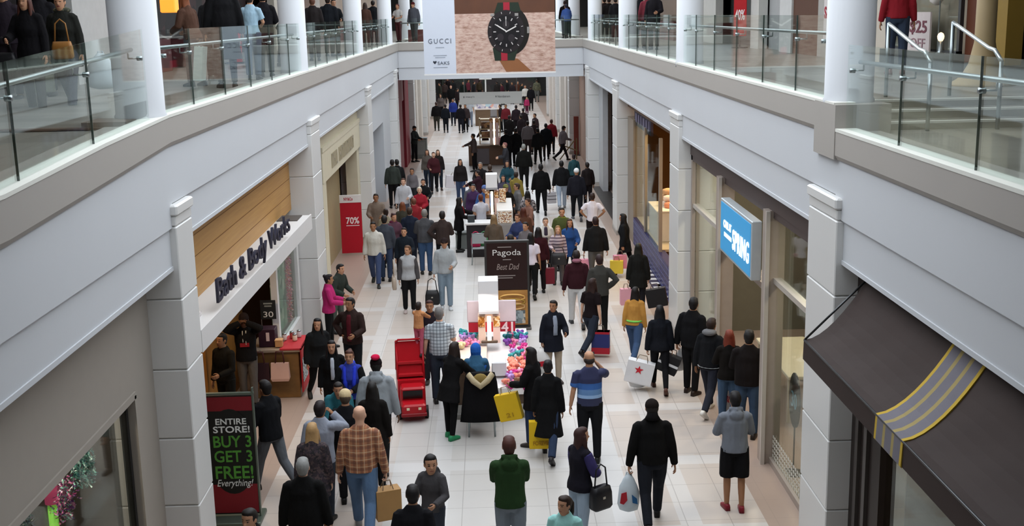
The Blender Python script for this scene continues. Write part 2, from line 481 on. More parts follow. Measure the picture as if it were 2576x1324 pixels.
# roofs over the galleries, skylight left open above the atrium
m = MB(); m.span(4.4, 12, 3.0, 99, 9.6, 9.9); struct('ceiling_right', m, WHITE)
m = MB(); m.span(-12, -4.2, 3.0, 99, 9.6, 9.9); struct('ceiling_left', m, WHITE)
m = MB(); m.span(-12, 12, -6, 8.0, 9.6, 9.9); struct('ceiling_near_shade', m, WHITE)  # unseen roof, its depth set to darken the near end of the atrium
m = MB(); m.span(-3.8, 3.95, 48.6, 54.4, 9.6, 9.9); struct('ceiling_bridge', m, WHITE)
m = MB(); m.span(-12, 12, -6.2, -6, -.3, 9.9); struct('wall_back', m, flat('bfbcb8', .6))
m = MB(); m.span(-12, 12, 99, 99.3, -.3, 9.9); struct('wall_front', m, flat('2b2a28', .7))
m = MB(); m.span(12, 12.2, -6, 99, -.3, 9.9); struct('wall_right_outer', m, flat('8d8a86', .7))
m = MB(); m.span(-12.2, -12, -6, 99, -.3, 9.9); struct('wall_left_outer', m, flat('8d8a86', .7))

# added fill lights below the gallery ceilings, brightening the upper floor
for s in (-1, 1):
    for y in (9, 17, 25, 33, 43, 55):
        area_light('gallery_fill', (s * 6.6, y, 9.5), 2.5, 25, (1, .97, .94))
# ---------------------------------------------------------------- balustrades
def balustrade(label, x, s, joints, zb, zt, zr, capy=None, slope=None, rail_x=.13):
    """glass panels between joints (y values), clamps at the joints and a steel handrail inside"""
    t = thing('glass_balustrade', label, 'railing', (x, joints[0], zb(joints[0])))
    o = Vector(t.location)
    for a, b in zip(joints[:-1], joints[1:]):
        m = MB(); y0, y1 = a + .004, b - .004; first, last = a == joints[0], b == joints[-1]
        q = []
        for xx in (x - .009, x + .009):
            q += [(xx, y0, zb(y0)), (xx, y1, zb(y1)), (xx, y1, zt(y1)), (xx, y0, zt(y0))]
        m.add([Vector(v) - o for v in q], [(0, 1, 2, 3), (7, 6, 5, 4), (2, 6, 7, 3)] + ([(3, 7, 4, 0)] if first else []) + ([(1, 5, 6, 2)] if last else []))
        obj('glass_pane', m, GLASS, t)
        if b < joints[-1]:
            e = MB(); e.box(Vector((x, b, (zb(b) + zt(b)) / 2)) - o, (.02, .009, zt(b) - zb(b)))
            obj('pane_joint', e, flat('39453f', .3), t)
    r = MB(); ys = joints
    r.tube([Vector((x + s * rail_x, y, zr(y))) - o for y in ys], .024, 10)
    hr = obj('handrail', r, STEEL, t, True)
    for y in joints:
        yy = min(max(y, joints[0] + .12), joints[-1] - .12)
        c = MB(); z = zr(yy) - .085
        c.cyl(Vector((x - s * .02, yy, z)) - o, Vector((x + s * .035, yy, z)) - o, .026, 10)
        c.cyl(Vector((x + s * .03, yy, z)) - o, Vector((x + s * rail_x, yy, z)) - o, .009, 8)
        c.cyl(Vector((x + s * rail_x, yy, z)) - o, Vector((x + s * rail_x, yy, zr(yy))) - o, .009, 8)
        obj('bracket', c, STEEL, hr, True)
    return t
cz = lambda v: (lambda y: v)
def bays(side, x, s):
    cols = (13.4, 24.2, 35.0, 45.8)
    names = ('nearest the viewer beyond the first white column', 'between the second and third white columns', 'between the third and fourth white columns')
    for i in range(3):
        c = cols[i]; js = [c + .36] + [c + 1.68 + 1.84 * k for k in range(5)] + [cols[i + 1] - .36]
        balustrade('frameless glass balustrade on the %s balcony, %s' % (side, names[i]), x, s, js, cz(ZFAR - .06), cz(6.745), cz(6.53))
bays('right', 3.95, 1)
bays('left', -3.80, -1)
balustrade('frameless glass balustrade at the right foreground beside the steps', 3.95, 1, [5.7, 7.52, 9.35, 11.17, 12.86], cz(ZNEAR - .06), cz(6.43), cz(6.24))
lz = lambda a, b: (lambda y: a + (b - a) * (y - 8.8) / (13.0 - 8.8))
balustrade('frameless glass balustrade at the left foreground beside the ramp', -3.80, -1, [5.67, 7.5, 9.33, 11.17, 13.04], lz(5.52, 5.74), lz(6.53, 6.76), lz(6.33, 6.54))
for lbl, x0, x1 in (('left', -3.6, -1.6), ('right', 1.7, 3.75)):
    t = thing('glass_balustrade', 'glass balustrade across the bridge at its %s end' % lbl, 'railing', ((x0 + x1) / 2, 48.68, ZFAR))
    m = MB(); m.box((0, 0, .46), (x1 - x0, .016, .98)); obj('glass_pane', m, GLASS, t)
    m = MB(); m.cyl((-(x1 - x0) / 2, .13, .76), ((x1 - x0) / 2, .13, .76), .024); obj('handrail', m, STEEL, t, True)
    m = MB(); m.cyl((0, 0, .68), (0, .13, .68), .012); m.cyl((0, .13, .68), (0, .13, .76), .012); obj('bracket', m, STEEL, t, True)
t = thing('glass_balustrade', 'glass balustrade across the middle of the bridge behind the banner', 'railing', (0, 48.68, ZFAR))
m = MB(); m.box((.05, 0, .46), (3.2, .016, .98)); obj('glass_pane', m, GLASS, t)
m = MB(); m.cyl((-1.55, .13, .76), (1.65, .13, .76), .024); obj('handrail', m, STEEL, t, True)
# stair handrails by the right steps
def stair_rail(lbl, p0, p1, p2, base0, base1):
    t = thing('stair_handrail', lbl, 'railing', base1)
    o = Vector(base1)
    m = MB(); pts = [Vector(p) - o for p in (base0, p0)]
    m.tube(pts, .024, 10); obj('post', m, STEEL, t, True)
    m = MB(); m.tube([o - o, Vector(p2) - o], .024, 10); obj('post', m, STEEL, t, True)
    m = MB(); P0, P1, P2 = (Vector(p) - o for p in (p0, p1, p2))
    e = P1 + (P1 - P0).normalized() * 0
    m.tube([P0, P0 + (P1 - P0) * .12 + Vector((0, 0, 0)), P1, P1 + Vector((0, -.16, -.02)), P2], .024, 10); obj('handrail', m, flat('c9d2d3', .25, .7, .02), t, True)
    return t
stair_rail('steel stair handrail on the right steps nearest the column', (4.95, 14.55, 6.62), (4.95, 13.45, 6.34), (4.95, 13.1, 6.20), (4.95, 14.55, 5.72), (4.95, 13.1, 5.44))
stair_rail('steel stair handrail on the right steps at the edge of the photo', (5.75, 14.55, 6.62), (5.75, 13.45, 6.34), (5.75, 13.1, 6.20), (5.75, 14.55, 5.72), (5.75, 13.1, 5.44))

# ---------------------------------------------------------------- lower shop shells
def shop(side, s, y0, y1, depth, wall, ceil='8a867f', n=0):
    x0 = (XR if s > 0 else XL) + s * .5; x1 = s * depth
    m = MB()
    y0 += .09; y1 -= .09
    m.span(x1, x1 + s * .1, y0, y1, 0, 4.3)
    m.span(x0 + s * .5, x1, y0 - .06, y0 + .06, 0, 4.3); m.span(x0 + s * .5, x1, y1 - .06, y1 + .06, 0, 4.3)
    struct('wall_%s_shop_%d' % (side, n), m, flat(wall, .7))
    m = MB(); m.span(x0 + s * .41, x1, y0, y1, 4.2, 4.3)
    struct('ceiling_%s_shop_%d' % (side, n), m, flat(ceil, .7))
shop('right', 1, 2.0, 13.3, 9, '6b4d36', n=1)
shop('right', 1, 13.3, 24.4, 9, '6e6a5c', n=2)
shop('right', 1, 24.4, 36.2, 8, '5f4020', n=3)
shop('right', 1, 36.2, 46.7, 8, '1b1514', n=4)
shop('left', -1, 2.0, 13.8, 9, '5a534d', n=1)
shop('left', -1, 13.8, 24.6, 8, '3c2413', n=2)
shop('left', -1, 24.6, 36.0, 6.5, '8f8064', n=3)
shop('left', -1, 36.0, 46.9, 6.5, '8d9098', n=4)
for s, X0, nm in ((1, XR, 'right'), (-1, XL, 'left')):
    m = MB(); m.span(X0 + s * .93, X0 + s * 1.0, 54.5, 92, 0, 4.3)
    struct('wall_%s_far' % nm, m, flat('bdb6ae', .6))
    m = MB(); m.span(X0 + s * .93, X0 + s * 1.0, 46.7, 54.5, 0, 4.3)
    struct('wall_%s_under_bridge' % nm, m, flat('c4bdb5', .6))
# ================================================================ shop fronts, lower level
BROWN = flat('4b3f39', .5); CREAM = flat('cdc5ad', .6); TAUPEF = flat('9c958c', .55, 0, .03)
def pane(m_or_name, x0, x1, y0, y1, z0, z1, parent, mat=None):
    m = MB(); m.span(x0, x1, y0, y1, z0, z1); return obj('pane', m, mat or SHOPGLASS, parent)
def window(n, label, frame, fmat, panes, gmat=None):
    o = obj('window_%d' % n, frame, fmat); o['kind'] = 'structure'; o['label'] = label; o['category'] = 'window'
    for q in panes: pane('pane', *q, o, gmat)
    return o

# --- left, nearest: taupe front with a framed display window
fr = MB()
fr.span(-4.28, -4.12, 3, 13.44, 2.72, 4.25); fr.span(-4.28, -4.12, 12.66, 13.44, 0, 2.72)
fr.span(-4.28, -4.10, 3, 12.66, 2.66, 2.74); fr.span(-4.28, -4.10, 12.60, 12.68, 0, 2.70); fr.span(-4.28, -4.12, 3, 12.66, 0, .35)
fr.span(-4.26, -4.18, 12.5, 12.56, .35, 2.7, 1)
window(1, 'taupe framed display window at the lower left', fr, [TAUPEF, BLACK], [(-4.21, -4.19, 3, 12.5, .35, 2.68)])
m = MB(); m.span(-6.2, -6.0, 3, 13.4, .3, 4.1); struct('wall_left_display_back', m, flat('554a44', .6))
m = MB(); m.span(-6.0, -4.3, 3, 13.4, .0, .32); struct('floor_left_display', m, flat('3c3835', .5))
area_light('display_fill', (-5.1, 11, 4.0), .5, 70, (1, .85, .7))  # added warm fill that brings out the tinsel, no fixture modelled
# tinsel ornaments hanging in the window
def tinsel(label, c, r, cols, n, seed, parent_name='tinsel_ornament', em=None):
    rnd = random.Random(seed); m = MB()
    for i in range(n):
        u = Vector((rnd.gauss(0, 1), rnd.gauss(0, 1), rnd.gauss(0, 1))).normalized() * rnd.uniform(.3, 1)
        p = Vector((u.x * r[0], u.y * r[1], u.z * r[2])); q = p + Vector((rnd.uniform(-.05, .05), rnd.uniform(-.05, .05), rnd.uniform(-.07, .03)))
        m.add([p, q, q + Vector((.012, .012, .01)), p + Vector((.012, 0, .012))], [(0, 1, 2, 3)])
    o = thing(parent_name, label, 'ornament', c)
    obj('foil_strips', m, speckle('foil_' + cols[0], cols, 38, .25), o)
    w = MB(); w.cyl((0, 0, r[2] * .8), (0, 0, 4.18 - c[2]), .004, 5); obj('hanging_wire', w, STEEL, o)
    return o
tinsel('teal green foil star hanging highest in the left display window', (-4.62, 12.2, 2.05), (.12, .22, .28), ['3f8f86', '7fc4b4', '2d5f66', 'bfe0d8'], 420, 1)
tinsel('silver and green foil garland in the left display window by its near edge', (-4.65, 10.35, 2.1), (.14, .4, .18), ['8d9aa0', 'd2e2dc', '4d6d62', '6e6a86'], 600, 2)
tinsel('red foil cluster low in the left display window', (-4.75, 11.0, 1.6), (.12, .14, .16), ['a32c3c', 'd85a68', '6e1f2c', 'e0c6c0'], 320, 3)
tinsel('pink and violet foil spray beside the glowing column in the left window', (-4.72, 11.8, 1.85), (.14, .22, .3), ['d05a96', 'f2a0c8', '8a4f9c', '9fe0d0'], 460, 4)
t = thing('display_column', 'glowing pink and green column in the left display window', 'display', (-4.8, 11.72, .32))
m = MB(); m.lathe((0, 0, 0), [(.05, 0), (.05, 1.5)], 16); obj('green_section', m, glow('7cc848', .55), t, True)
m = MB(); m.lathe((0, 0, 1.5), [(.07, 0), (.07, .25), (.02, .3)], 16); obj('pink_section', m, glow('c84a72', .4), t, True)
t = thing('display_pedestal', 'tan display pedestal in the left display window', 'display', (-5.1, 11.2, .32))
m = MB(); m.bevbox((0, 0, .65), (.4, .4, 1.3), .02); obj('plinth', m, flat('a5876a', .5), t)
m = MB(); m.bevbox((0, 0, 1.33), (.48, .48, .05), .01); obj('top', m, flat('b99c7e', .5), t)

# --- left, second: wood panel, white canopy with raised letters
m = MB(); m.span(-4.3, -4.2, 14.15, 24.0, 2.95, 4.25)
WOOD = None
def wood(key, c1, c2, axis_scale, rough=.5):
    if key in MATS: return MATS[key]
    mm, nt, b = new_mat(key)
    tc = nt.nodes.new('ShaderNodeTexCoord'); mp = nt.nodes.new('ShaderNodeMapping'); mp.inputs['Scale'].default_value = axis_scale
    n = nt.nodes.new('ShaderNodeTexNoise'); n.inputs['Scale'].default_value = 2.0; n.inputs['Detail'].default_value = 5
    mx = nt.nodes.new('ShaderNodeMix'); mx.data_type = 'RGBA'; mx.inputs[6].default_value = hexc(c1); mx.inputs[7].default_value = hexc(c2)
    nt.links.new(tc.outputs['Object'], mp.inputs[0]); nt.links.new(mp.outputs[0], n.inputs['Vector'])
    nt.links.new(n.outputs['Fac'], mx.inputs[0]); nt.links.new(mx.outputs[2], b.inputs['Base Color'])
    b.inputs['Roughness'].default_value = rough
    return mm
PANELW = wood('honey_wood', 'a8793e', 'c79a58', (6, .5, 14))
struct('wall_left_wood_panel', m, PANELW)
m = MB()
for z in (3.28, 3.6, 3.9): m.span(-4.205, -4.195, 14.15, 24, z - .004, z + .004)
struct('trim_wood_joint', m, flat('7d5527', .6))
t = thing('shop_canopy', 'white shop canopy carrying the raised letters BATH AND BODY WORKS', 'canopy', (-4.2, 14.17, 2.74))
def cx(y): return -3.70 + (y - 14.2) * .011
m = MB(); rings = []
for y in (14.17, 22.85):
    x = cx(y); rings.append([Vector((0, y - 14.17, 0)), Vector((x + 4.2, y - 14.17, 0)), Vector((x + 4.2, y - 14.17, .29)), Vector((x + 4.2 - .03, y - 14.17, .29)), Vector((x + 4.2 - .05, y - 14.17, .27)), Vector((0, y - 14.17, .27))])
m.loft(rings); obj('canopy_body', m, flat('d8d6d4', .5, 0, .02), t)
m = MB(); m.span(.02, .42, 8.0, 8.62, .27, .285); obj('vent_slot', m, flat('55504c', .6), t)
ang = math.atan2(.011, 1.0)
lt = letters('letter_sign', 'Bath & Body Works', 5.4, .43, flat('2b2b3c', .45), t, (cx(17.85) + 4.2 - .02, 17.85 - 14.17, .29 + .215), (0, 0, PI / 2 - ang), depth=.035, bold=.004)
m = MB(); m.span(.05, .3, .08, .85, .27, .33); obj('snow_sparkle', m, speckle('sparkle', ['dcd6d4', 'e6e2e0', 'c8bfbe', 'eeeae8'], 40), t)
# interior fittings
m = MB(); m.span(-5.0, -4.9, 18.9, 21.9, 0, 3.2); struct('wall_left_amber_panel', m, wood('amber_panel', '8a5a20', 'b07a34', (4, 4, 1)))
m = MB(); m.span(-6.8, -6.7, 15, 24, 0, 4.2); struct('wall_left_wood_back', m, wood('dark_wood', '4a2a12', '70441c', (1, 3, 1)))
fr = MB(); fr.span(-4.22, -4.1, 21.35, 21.5, 0, 2.82); fr.span(-4.22, -4.1, 23.75, 23.95, 0, 2.82); fr.span(-4.22, -4.1, 21.5, 23.75, 0, .7)
window(2, 'narrow white framed poster window beside the second left pilaster', fr, flat('dcdcdb', .5), [(-4.17, -4.16, 21.5, 23.75, .7, 2.82)])
t = thing('window_poster', 'tall green winter scene poster inside the white framed window', 'poster', (-4.28, 22.4, .0))
m = MB(); m.box((0, 0, 1.75), (.02, 1.5, 2.0)); obj('picture', m, speckle('poster_green', ['6f8a72', '93a892', '4f6a5c', 'b7c4b4', '7a9a86'], 5), t)
m = MB(); m.box((0, 0, .375), (.02, 1.5, .75)); obj('backing_board', m, flat('9a958f', .5), t)
tinsel('pink and orange foil strand hanging beside the green poster', (-4.26, 23.45, 1.5), (.05, .14, .95), ['e87aa8', 'f2a07a', 'ffd8e0', 'd85a86'], 500, 5, 'tinsel_strand')
t = thing('price_sign', 'black price sign reading 30 on the display table by the poster window', 'sign', (-4.26, 21.2, 1.32)); t.scale = (.55, .55, .55)
m = MB(); m.box((0, 0, .34), (.52, .03, .66)); obj('board', m, flat('26292b', .5), t)
letters('numerals', '30', .34, .2, flat('e8e8e6', .5), t, (0, -.02, .18))
m = MB(); m.box((0, -.02, .56), (.3, .008, .05)); m.box((0, -.02, .47), (.24, .008, .05)); obj('heading', m, flat('8f9692', .5), t)
m = MB(); m.cyl((-.25, 0, -.68), (-.25, 0, .66), .012); obj('pole', m, STEEL, t, True)
t = thing('display_table', 'wooden display table with a red runner at the left shop entrance', 'table', (-4.05, 20.9, 0))
m = MB(); m.bevbox((0, 0, .44), (.86, .8, .88), .01); obj('body', m, wood('table_wood', '6b4a24', '8d6636', (3, 1, 6)), t)
m = MB(); m.bevbox((0, 0, .91), (.95, .9, .06), .01); obj('top', m, flat('a08c78', .4), t)
m = MB(); m.span(.1, .495, -.46, .46, .925, .955); m.span(.47, .495, -.46, .46, .12, .955); obj('runner', m, flat('b02a30', .7), t)
m = MB(); m.span(.497, .503, -.42, .1, .3, .75); obj('pattern_panel', m, speckle('snow_pattern', ['5c6a70', '9aa6a8', '39444a', 'c4ccca'], 30), t)
for i, (px, lbl, c1) in enumerate(((-.22, 'pink canvas tote bag hanging on the front of the display table', 'c9a192'), (-.42, 'dark maroon tote bag hanging on the front of the display table', '33191d'))):
    t2 = thing('tote_bag', lbl, 'bag', (-4.05 + px * 1.8 + .5, 20.9 - .535, .375))
    m = MB(); m.loft([[Vector((x * w, y * dd, z)) for x, y in ((-1, -1), (1, -1), (1, 1), (-1, 1))] for w, dd, z in ((.15, .05, 0), (.17, .06, .05), (.16, .03, .34))]); obj('bag_body', m, flat(c1, .8), t2)
    m = MB(); m.tube([(0, 0, .55), (0, .12, .56)], .006, 6); obj('hook', m, STEEL, t2)
    for k in (-1, 1):
        m = MB(); m.tube([(-.08, k * .02, .33), (-.06, k * .02, .55), (.06, k * .02, .55), (.08, k * .02, .33)], .009, 6); obj('handle', m, flat('4a1c1c', .7), t2, True)
t = thing('gift_box', 'dark plum gift box on the display table', 'box', (-4.2, 20.75, .945))
m = MB(); m.bevbox((0, 0, .17), (.3, .3, .34), .01); obj('box_body', m, flat('2e1524', .5), t)
m = MB(); m.box((.02, -.155, .2), (.06, .01, .16)); obj('label_tag', m, flat('c9b0b0', .5), t)
t = thing('gift_box', 'small tan gift box on the display table', 'box', (-3.98, 20.6, .96))
m = MB(); m.bevbox((0, 0, .06), (.13, .13, .12), .006); obj('box_body', m, flat('b98a5c', .6), t)
m = MB(); m.bevbox((0, 0, .125), (.14, .14, .03), .006); obj('lid', m, flat('c99c6e', .6), t)
for i, (dx, dy, c) in enumerate(((.1, .1, 'c9b8b4'), (.22, .22, 'a03a3a'), (.3, .05, 'd8c4b0'), (.34, .3, 'c0b4b8'))):
    t2 = thing('candle_jar', ['white candle jar at the back of the display table', 'red candle jar among the pale ones on the display table', 'cream candle jar at the front corner of the display table', 'grey candle jar nearest the shoppers on the display table'][i], 'candle', (-4.05 + dx, 20.9 + dy, .962), 0, 'candle jars on the display table')
    m = MB(); m.lathe((0, 0, 0), [(.04, 0), (.045, .02), (.045, .1), (.035, .11)], 12); obj('jar', m, flat(c, .3), t2, True)
    m = MB(); m.lathe((0, 0, .108), [(.04, 0), (.04, .025), (.015, .03)], 12); obj('lid', m, STEEL, t2, True)
t = thing('gift_tin', 'red gift tin on top of the tall black sale sign', 'box', (-3.93, 16.6, 1.0))
m = MB(); m.bevbox((0, 0, .14), (.26, .26, .28), .02); obj('tin_body', m, flat('c01f2e', .4), t)
m = MB(); m.bevbox((0, 0, .29), (.27, .27, .03), .01); obj('lid', m, flat('b8b0ae', .4), t)
t = thing('product_shelf', 'low dark product shelf behind the black sale sign', 'shelf', (-4.15, 16.6, 0))
m = MB(); m.bevbox((0, 0, .5), (.8, .6, 1.0), .01); obj('shelf_body', m, flat('241a16', .6), t)
m = MB(); m.box((0, -.305, .55), (.72, .01, .7)); obj('stock', m, speckle('stock_dark', ['5a1420', '2c3a24', '8a1a24', '1a1412', '3c2a18'], 12), t)
area_light('shop_fill', (-4.9, 18.0, 4.0), .8, 60, (1, .72, .42))  # added warm fill for the amber interior, no fixture modelled
# tall sale sign
t = thing('sale_sign', 'tall black and red sale sign reading ENTIRE STORE! BUY 3 GET 3 FREE!', 'sign', (-3.68, 15.2, 0))
m = MB(); m.box((0, 0, .96), (.66, .05, 1.72)); obj('board', m, flat('111211', .4), t)
for z_, h_ in ((1.71, .2), (.33, .42)):
    m = MB(); m.box((0, -.027, z_), (.64, .006, h_)); obj('red_band', m, flat('7a1620', .45), t)
m = MB(); m.loft([[Vector((x, -.032, z)) for x, z in [(math.cos(a) * .345, 1.02 + math.sin(a) * (.62)) for a in [k * PI / 16 for k in range(32)]]], [Vector((x, -.031, z)) for x, z in [(math.cos(a) * .345, 1.02 + math.sin(a) * (.62)) for a in [k * PI / 16 for k in range(32)]]]])
m.v = [(max(-.318, min(.318, v[0])), v[1], v[2]) for v in m.v]; obj('black_oval', m, flat('0f110f', .4), t)
GREENL = flat('4f8f35', .5); WHITEL = flat('d9dcd8', .5)
for body, w, hh, z, mt in (('ENTIRE', .42, .085, 1.46, WHITEL), ('STORE!', .5, .095, 1.345, WHITEL), ('BUY 3', .52, .17, 1.17, GREENL), ('GET 3', .52, .17, .955, GREENL), ('FREE!', .52, .19, .72, GREENL)):
    letters('lettering', body, w, hh, mt, t, (.02, -.036, z), depth=.006, bold=.015)
letters('lettering', 'Everything!', .5, .13, WHITEL, t, (.02, -.036, .55), depth=.006, font_shear=.3)
m = MB(); m.box((.335, 0, .98), (.02, .06, 1.9)); m.box((-.335, 0, .98), (.02, .06, 1.9)); m.box((0, 0, 1.85), (.7, .05, .03)); m.bevbox((0, 0, .03), (.74, .5, .06), .01); obj('frame', m, flat('5f6a5f', .35, .5), t)

# --- left, third: cream front
fr = MB(); fr.span(-4.4, -4.05, 25.2, 26.1, 0, 3.0, 1); fr.span(-4.36, -4.02, 27.4, 28.0, 0, 3.0); fr.span(-4.4, -4.05, 34.9, 35.5, 0, 3.0)
fr.span(-4.4, -4.0, 27.4, 35.5, 2.98, 3.72); fr.span(-4.45, -3.98, 27.4, 35.5, 3.72, 3.84); fr.span(-4.45, -4.05, 25.2, 35.5, 3.84, 4.26)
o = struct('wall_left_cream_front', fr, [CREAM, flat('2c2a28', .5)])
rnd = random.Random(21); m = MB(); y = 29.0
for i in range(11):
    if i == 3: y += .3
    w = rnd.uniform(.12, .3); m.box((-3.985, y, 3.34), (.03, .07, .36)); m.box((-3.985, y + w, 3.34), (.03, .07, .36)); m.box((-3.985, y + w / 2, 3.34 + rnd.choice((-.14, 0, .14))), (.03, w, .07)); y += w + .2
obj('shop_name', m, flat('a79d86', .5), o)
m = MB(); m.span(-4.7, -4.6, 28, 34.9, 0, 3.0); struct('wall_left_cream_screen', m, flat('a39270', .6))
t = thing('sale_sign', 'red sale sign with a white header reading 70% by the cream shop', 'sign', (-4.15, 33.6, 0), .08)
m = MB(); m.box((0, 0, .9), (.62, .06, 1.7)); obj('board', m, flat('b01226', .45), t)
m = MB(); m.box((0, -.005, 1.66), (.63, .07, .22)); obj('header', m, flat('e2dedc', .5), t)
letters('lettering', '70%', .38, .2, flat('efe6e6', .5), t, (.04, -.035, 1.02), depth=.008, bold=.02)
m = MB(); m.box((.04, -.033, .87), (.38, .006, .02)); obj('underline', m, flat('efe6e6', .5), t)
letters('header_lettering', 'NY&Co', .26, .09, flat('b01226', .5), t, (-.06, -.043, 1.66), depth=.008, bold=.02)
# --- left, fourth: white front with a grey doorway
fr = MB(); fr.span(-4.4, -4.0, 36.6, 46.4, 3.0, 4.26); fr.span(-4.4, -4.0, 36.6, 39.6, 0, 3.0); fr.span(-4.4, -4.0, 43.4, 46.4, 0, 3.0)
struct('wall_left_white_front', fr, WHITE)
m = MB(); m.span(-4.55, -4.45, 39.6, 43.4, 0, 3.0)
for y in (40.9, 42.1): m.span(-4.45, -4.4, y - .05, y + .05, 0, 3.0, 1)
o = obj('door_1', m, [flat('8f959b', .4), flat('b9bcbf', .4)]); tag(o, 'grey panelled doors of the white left shop front', 'door', None, 'structure')
# --- left beyond: red shop front under the bridge, then pale shops
m = MB(); m.span(-4.4, -3.85, 48.2, 51.2, 0, 4.24); m.span(-4.4, -3.9, 53.5, 56.0, 0, 4.1)
struct('wall_left_red_front', m, flat('7c1a28', .5))
m = MB(); m.span(-4.4, -3.95, 51.2, 53.5, 3.1, 4.24); struct('wall_left_red_header', m, flat('9a6a6c', .5))
m = MB()
for y in (58.2, 62, 66, 70, 74): m.span(-4.5, -3.9, y, y + 1.2, 0, 4.2)
struct('wall_left_far_fronts', m, flat('cbc4bb', .6))
m = MB(); m.span(-4.45, -4.3, 59.4, 62, 0, 3.6); m.span(-4.45, -4.3, 63.2, 66, 0, 3.6); m.span(-4.45, -4.3, 67.2, 74, 0, 3.4)
struct('wall_left_far_doors', m, flat('9a958f', .5))

# --- right, nearest: brown awning over a dark window
fr = MB(); fr.span(4.12, 4.3, 2, 12.75, 3.0, 4.0); fr.span(4.12, 4.3, 11.75, 12.75, 0, 3.0); fr.span(4.1, 4.3, 2, 11.75, 0, .25)
fr.span(4.08, 4.16, 12.4, 12.5, 0, 3.6, 1); fr.span(4.08, 4.16, 12.1, 12.2, 0, 3.6, 1); fr.span(4.1, 4.2, 8.35, 8.5, .2, 3.0, 1)
window(3, 'dark framed shop window under the brown awning', fr, [flat('2b2320', .5), flat('4a4542', .4)], [(4.19, 4.21, 2, 11.75, .25, 3.0)])
m = MB(); m.span(6.1, 6.2, 2, 12.7, 0, 4.0); struct('wall_right_window_back', m, flat('6f5238', .6))
area_light('window_lamp', (5.2, 9.5, 3.9), .5, 22, (1, .82, .62))  # added fill that lifts the dark window interior, no fixture modelled
t = thing('shop_awning', 'dark brown fabric awning with a grey and yellow stripe', 'awning', (4.05, 12.3, 3.0))
def awn(y0, y1, mi, m, lift=0.0):
    N = 9
    prof = []
    for k in range(N):
        u = k / (N - 1); x = 4.08 - .68 * u; z = 3.92 - .67 * (1 - (1 - u) ** 1.7)
        prof.append((x - lift * .5, z + lift))
    prof.append((3.395 - lift, 3.03))
    back = [(x + .012, z - .015) for x, z in reversed(prof)]
    n = max(1, int((y1 - y0) / .25)); rings = []
    for i in range(n + 1):
        y = y0 + (y1 - y0) * i / n
        rings.append([Vector((x - 4.05, y - 12.3, z - 3.0 + (.005 * math.sin(y * 7 + x * 9) if 3.42 < x < 4.0 and lift == 0 else 0))) for x, z in prof + back])
    m.loft(rings, mi=mi)
AWN = flat('30231f', .75, 0, .12, 3)
m = MB(); awn(2.0, 12.3, 0, m); obj('awning_fabric', m, AWN, t, False)
for a, b, c, nm in ((9.15, 9.2, 'b99b33', 'yellow_edge'), (9.2, 9.36, '6d6a72', 'grey_stripe'), (9.36, 9.42, '9a8a58', 'tan_line'), (9.42, 9.58, '6d6a72', 'grey_stripe'), (9.58, 9.64, '9a8a58', 'tan_line'), (9.64, 9.8, '6d6a72', 'grey_stripe'), (9.8, 9.85, 'b99b33', 'yellow_edge')):
    m = MB(); awn(a, b, 0, m, .011); obj(nm, m, flat(c, .8), t)
m = MB(); m.tube([(.0, -.02, .9), (-.65, -.02, .25)], .012, 6); m.cyl((-.65, -.02, .25), (-.65, -10, .25), .012, 6); obj('awning_frame', m, DARKST, t, True)
# --- right, second: glazed front with brown header and lit blue sign
fr = MB()
fr.span(4.1, 4.35, 13.9, 23.8, 3.93, 4.26); fr.span(4.12, 4.32, 13.9, 23.8, 3.82, 3.93)
for y in (16.85, 20.45): fr.span(4.02, 4.3, y - .12, y + .12, 0, 3.93, 1)
for y in (16.7, 20.3): fr.span(4.0, 4.06, y - .03, y + .03, 0, 3.93, 2)
fr.span(4.12, 4.28, 13.95, 14.05, 0, 3.93, 1); fr.span(4.12, 4.28, 23.65, 23.8, 0, 3.93, 1)
fr.span(4.14, 4.26, 13.9, 16.8, 2.84, 2.92, 2); fr.span(4.14, 4.26, 20.5, 23.7, 2.84, 2.92, 2)
fr.span(4.14, 4.26, 13.9, 16.8, 0, .1, 1); fr.span(4.14, 4.26, 20.5, 23.7, 0, .1, 1); fr.span(4.1, 4.3, 16.9, 20.4, 2.62, 2.72, 1)
o = window(4, 'glazed brown framed shop front with an open doorway under the blue sign', fr, [flat('4d4240', .5), flat('a89c92', .4, .2), flat('c3bcb4', .35, .3)], [(4.19, 4.21, 14.05, 16.75, .1, 2.84), (4.19, 4.21, 14.05, 16.75, 2.92, 3.82), (4.19, 4.21, 20.6, 23.65, .1, 2.84), (4.19, 4.21, 20.6, 23.65, 2.92, 3.82)])
m = MB(); rnd = random.Random(4)
for i in range(26):
    for j in range(5): m.box((4.185, 14.15 + i * .1, .15 + j * .075), (.004, .055, .045))
o2 = obj('frosted_squares', m, flat('d0cfc6', .6), o)
t = thing('lit_sign', 'lit blue shop sign reading CALL IT SPRING', 'sign', (4.0, 18.45, 3.22), -PI / 2)
m = MB(); m.bevbox((0, 0, 0), (2.4, .16, .92), .01); obj('sign_frame', m, flat('c4ccd0', .35, .4), t)
m = MB(); m.box((0, -.083, 0), (2.28, .01, .82)); obj('lit_face', m, glow('2f86b8', .55), t)
letters('lettering', 'SPRING', 1.2, .34, glow('e8f4fa', 1.3), t, (.48, -.095, -.06), depth=.01, spacing=1.12)
letters('lettering', 'CALL IT', .62, .13, glow('e8f4fa', 1.1), t, (-.55, -.095, .08), depth=.01, bold=.02)
m = MB(); m.box((-.52, -.09, -.1), (.6, .008, .07)); obj('small_lettering', m, glow('d6ecf4', .9), t)
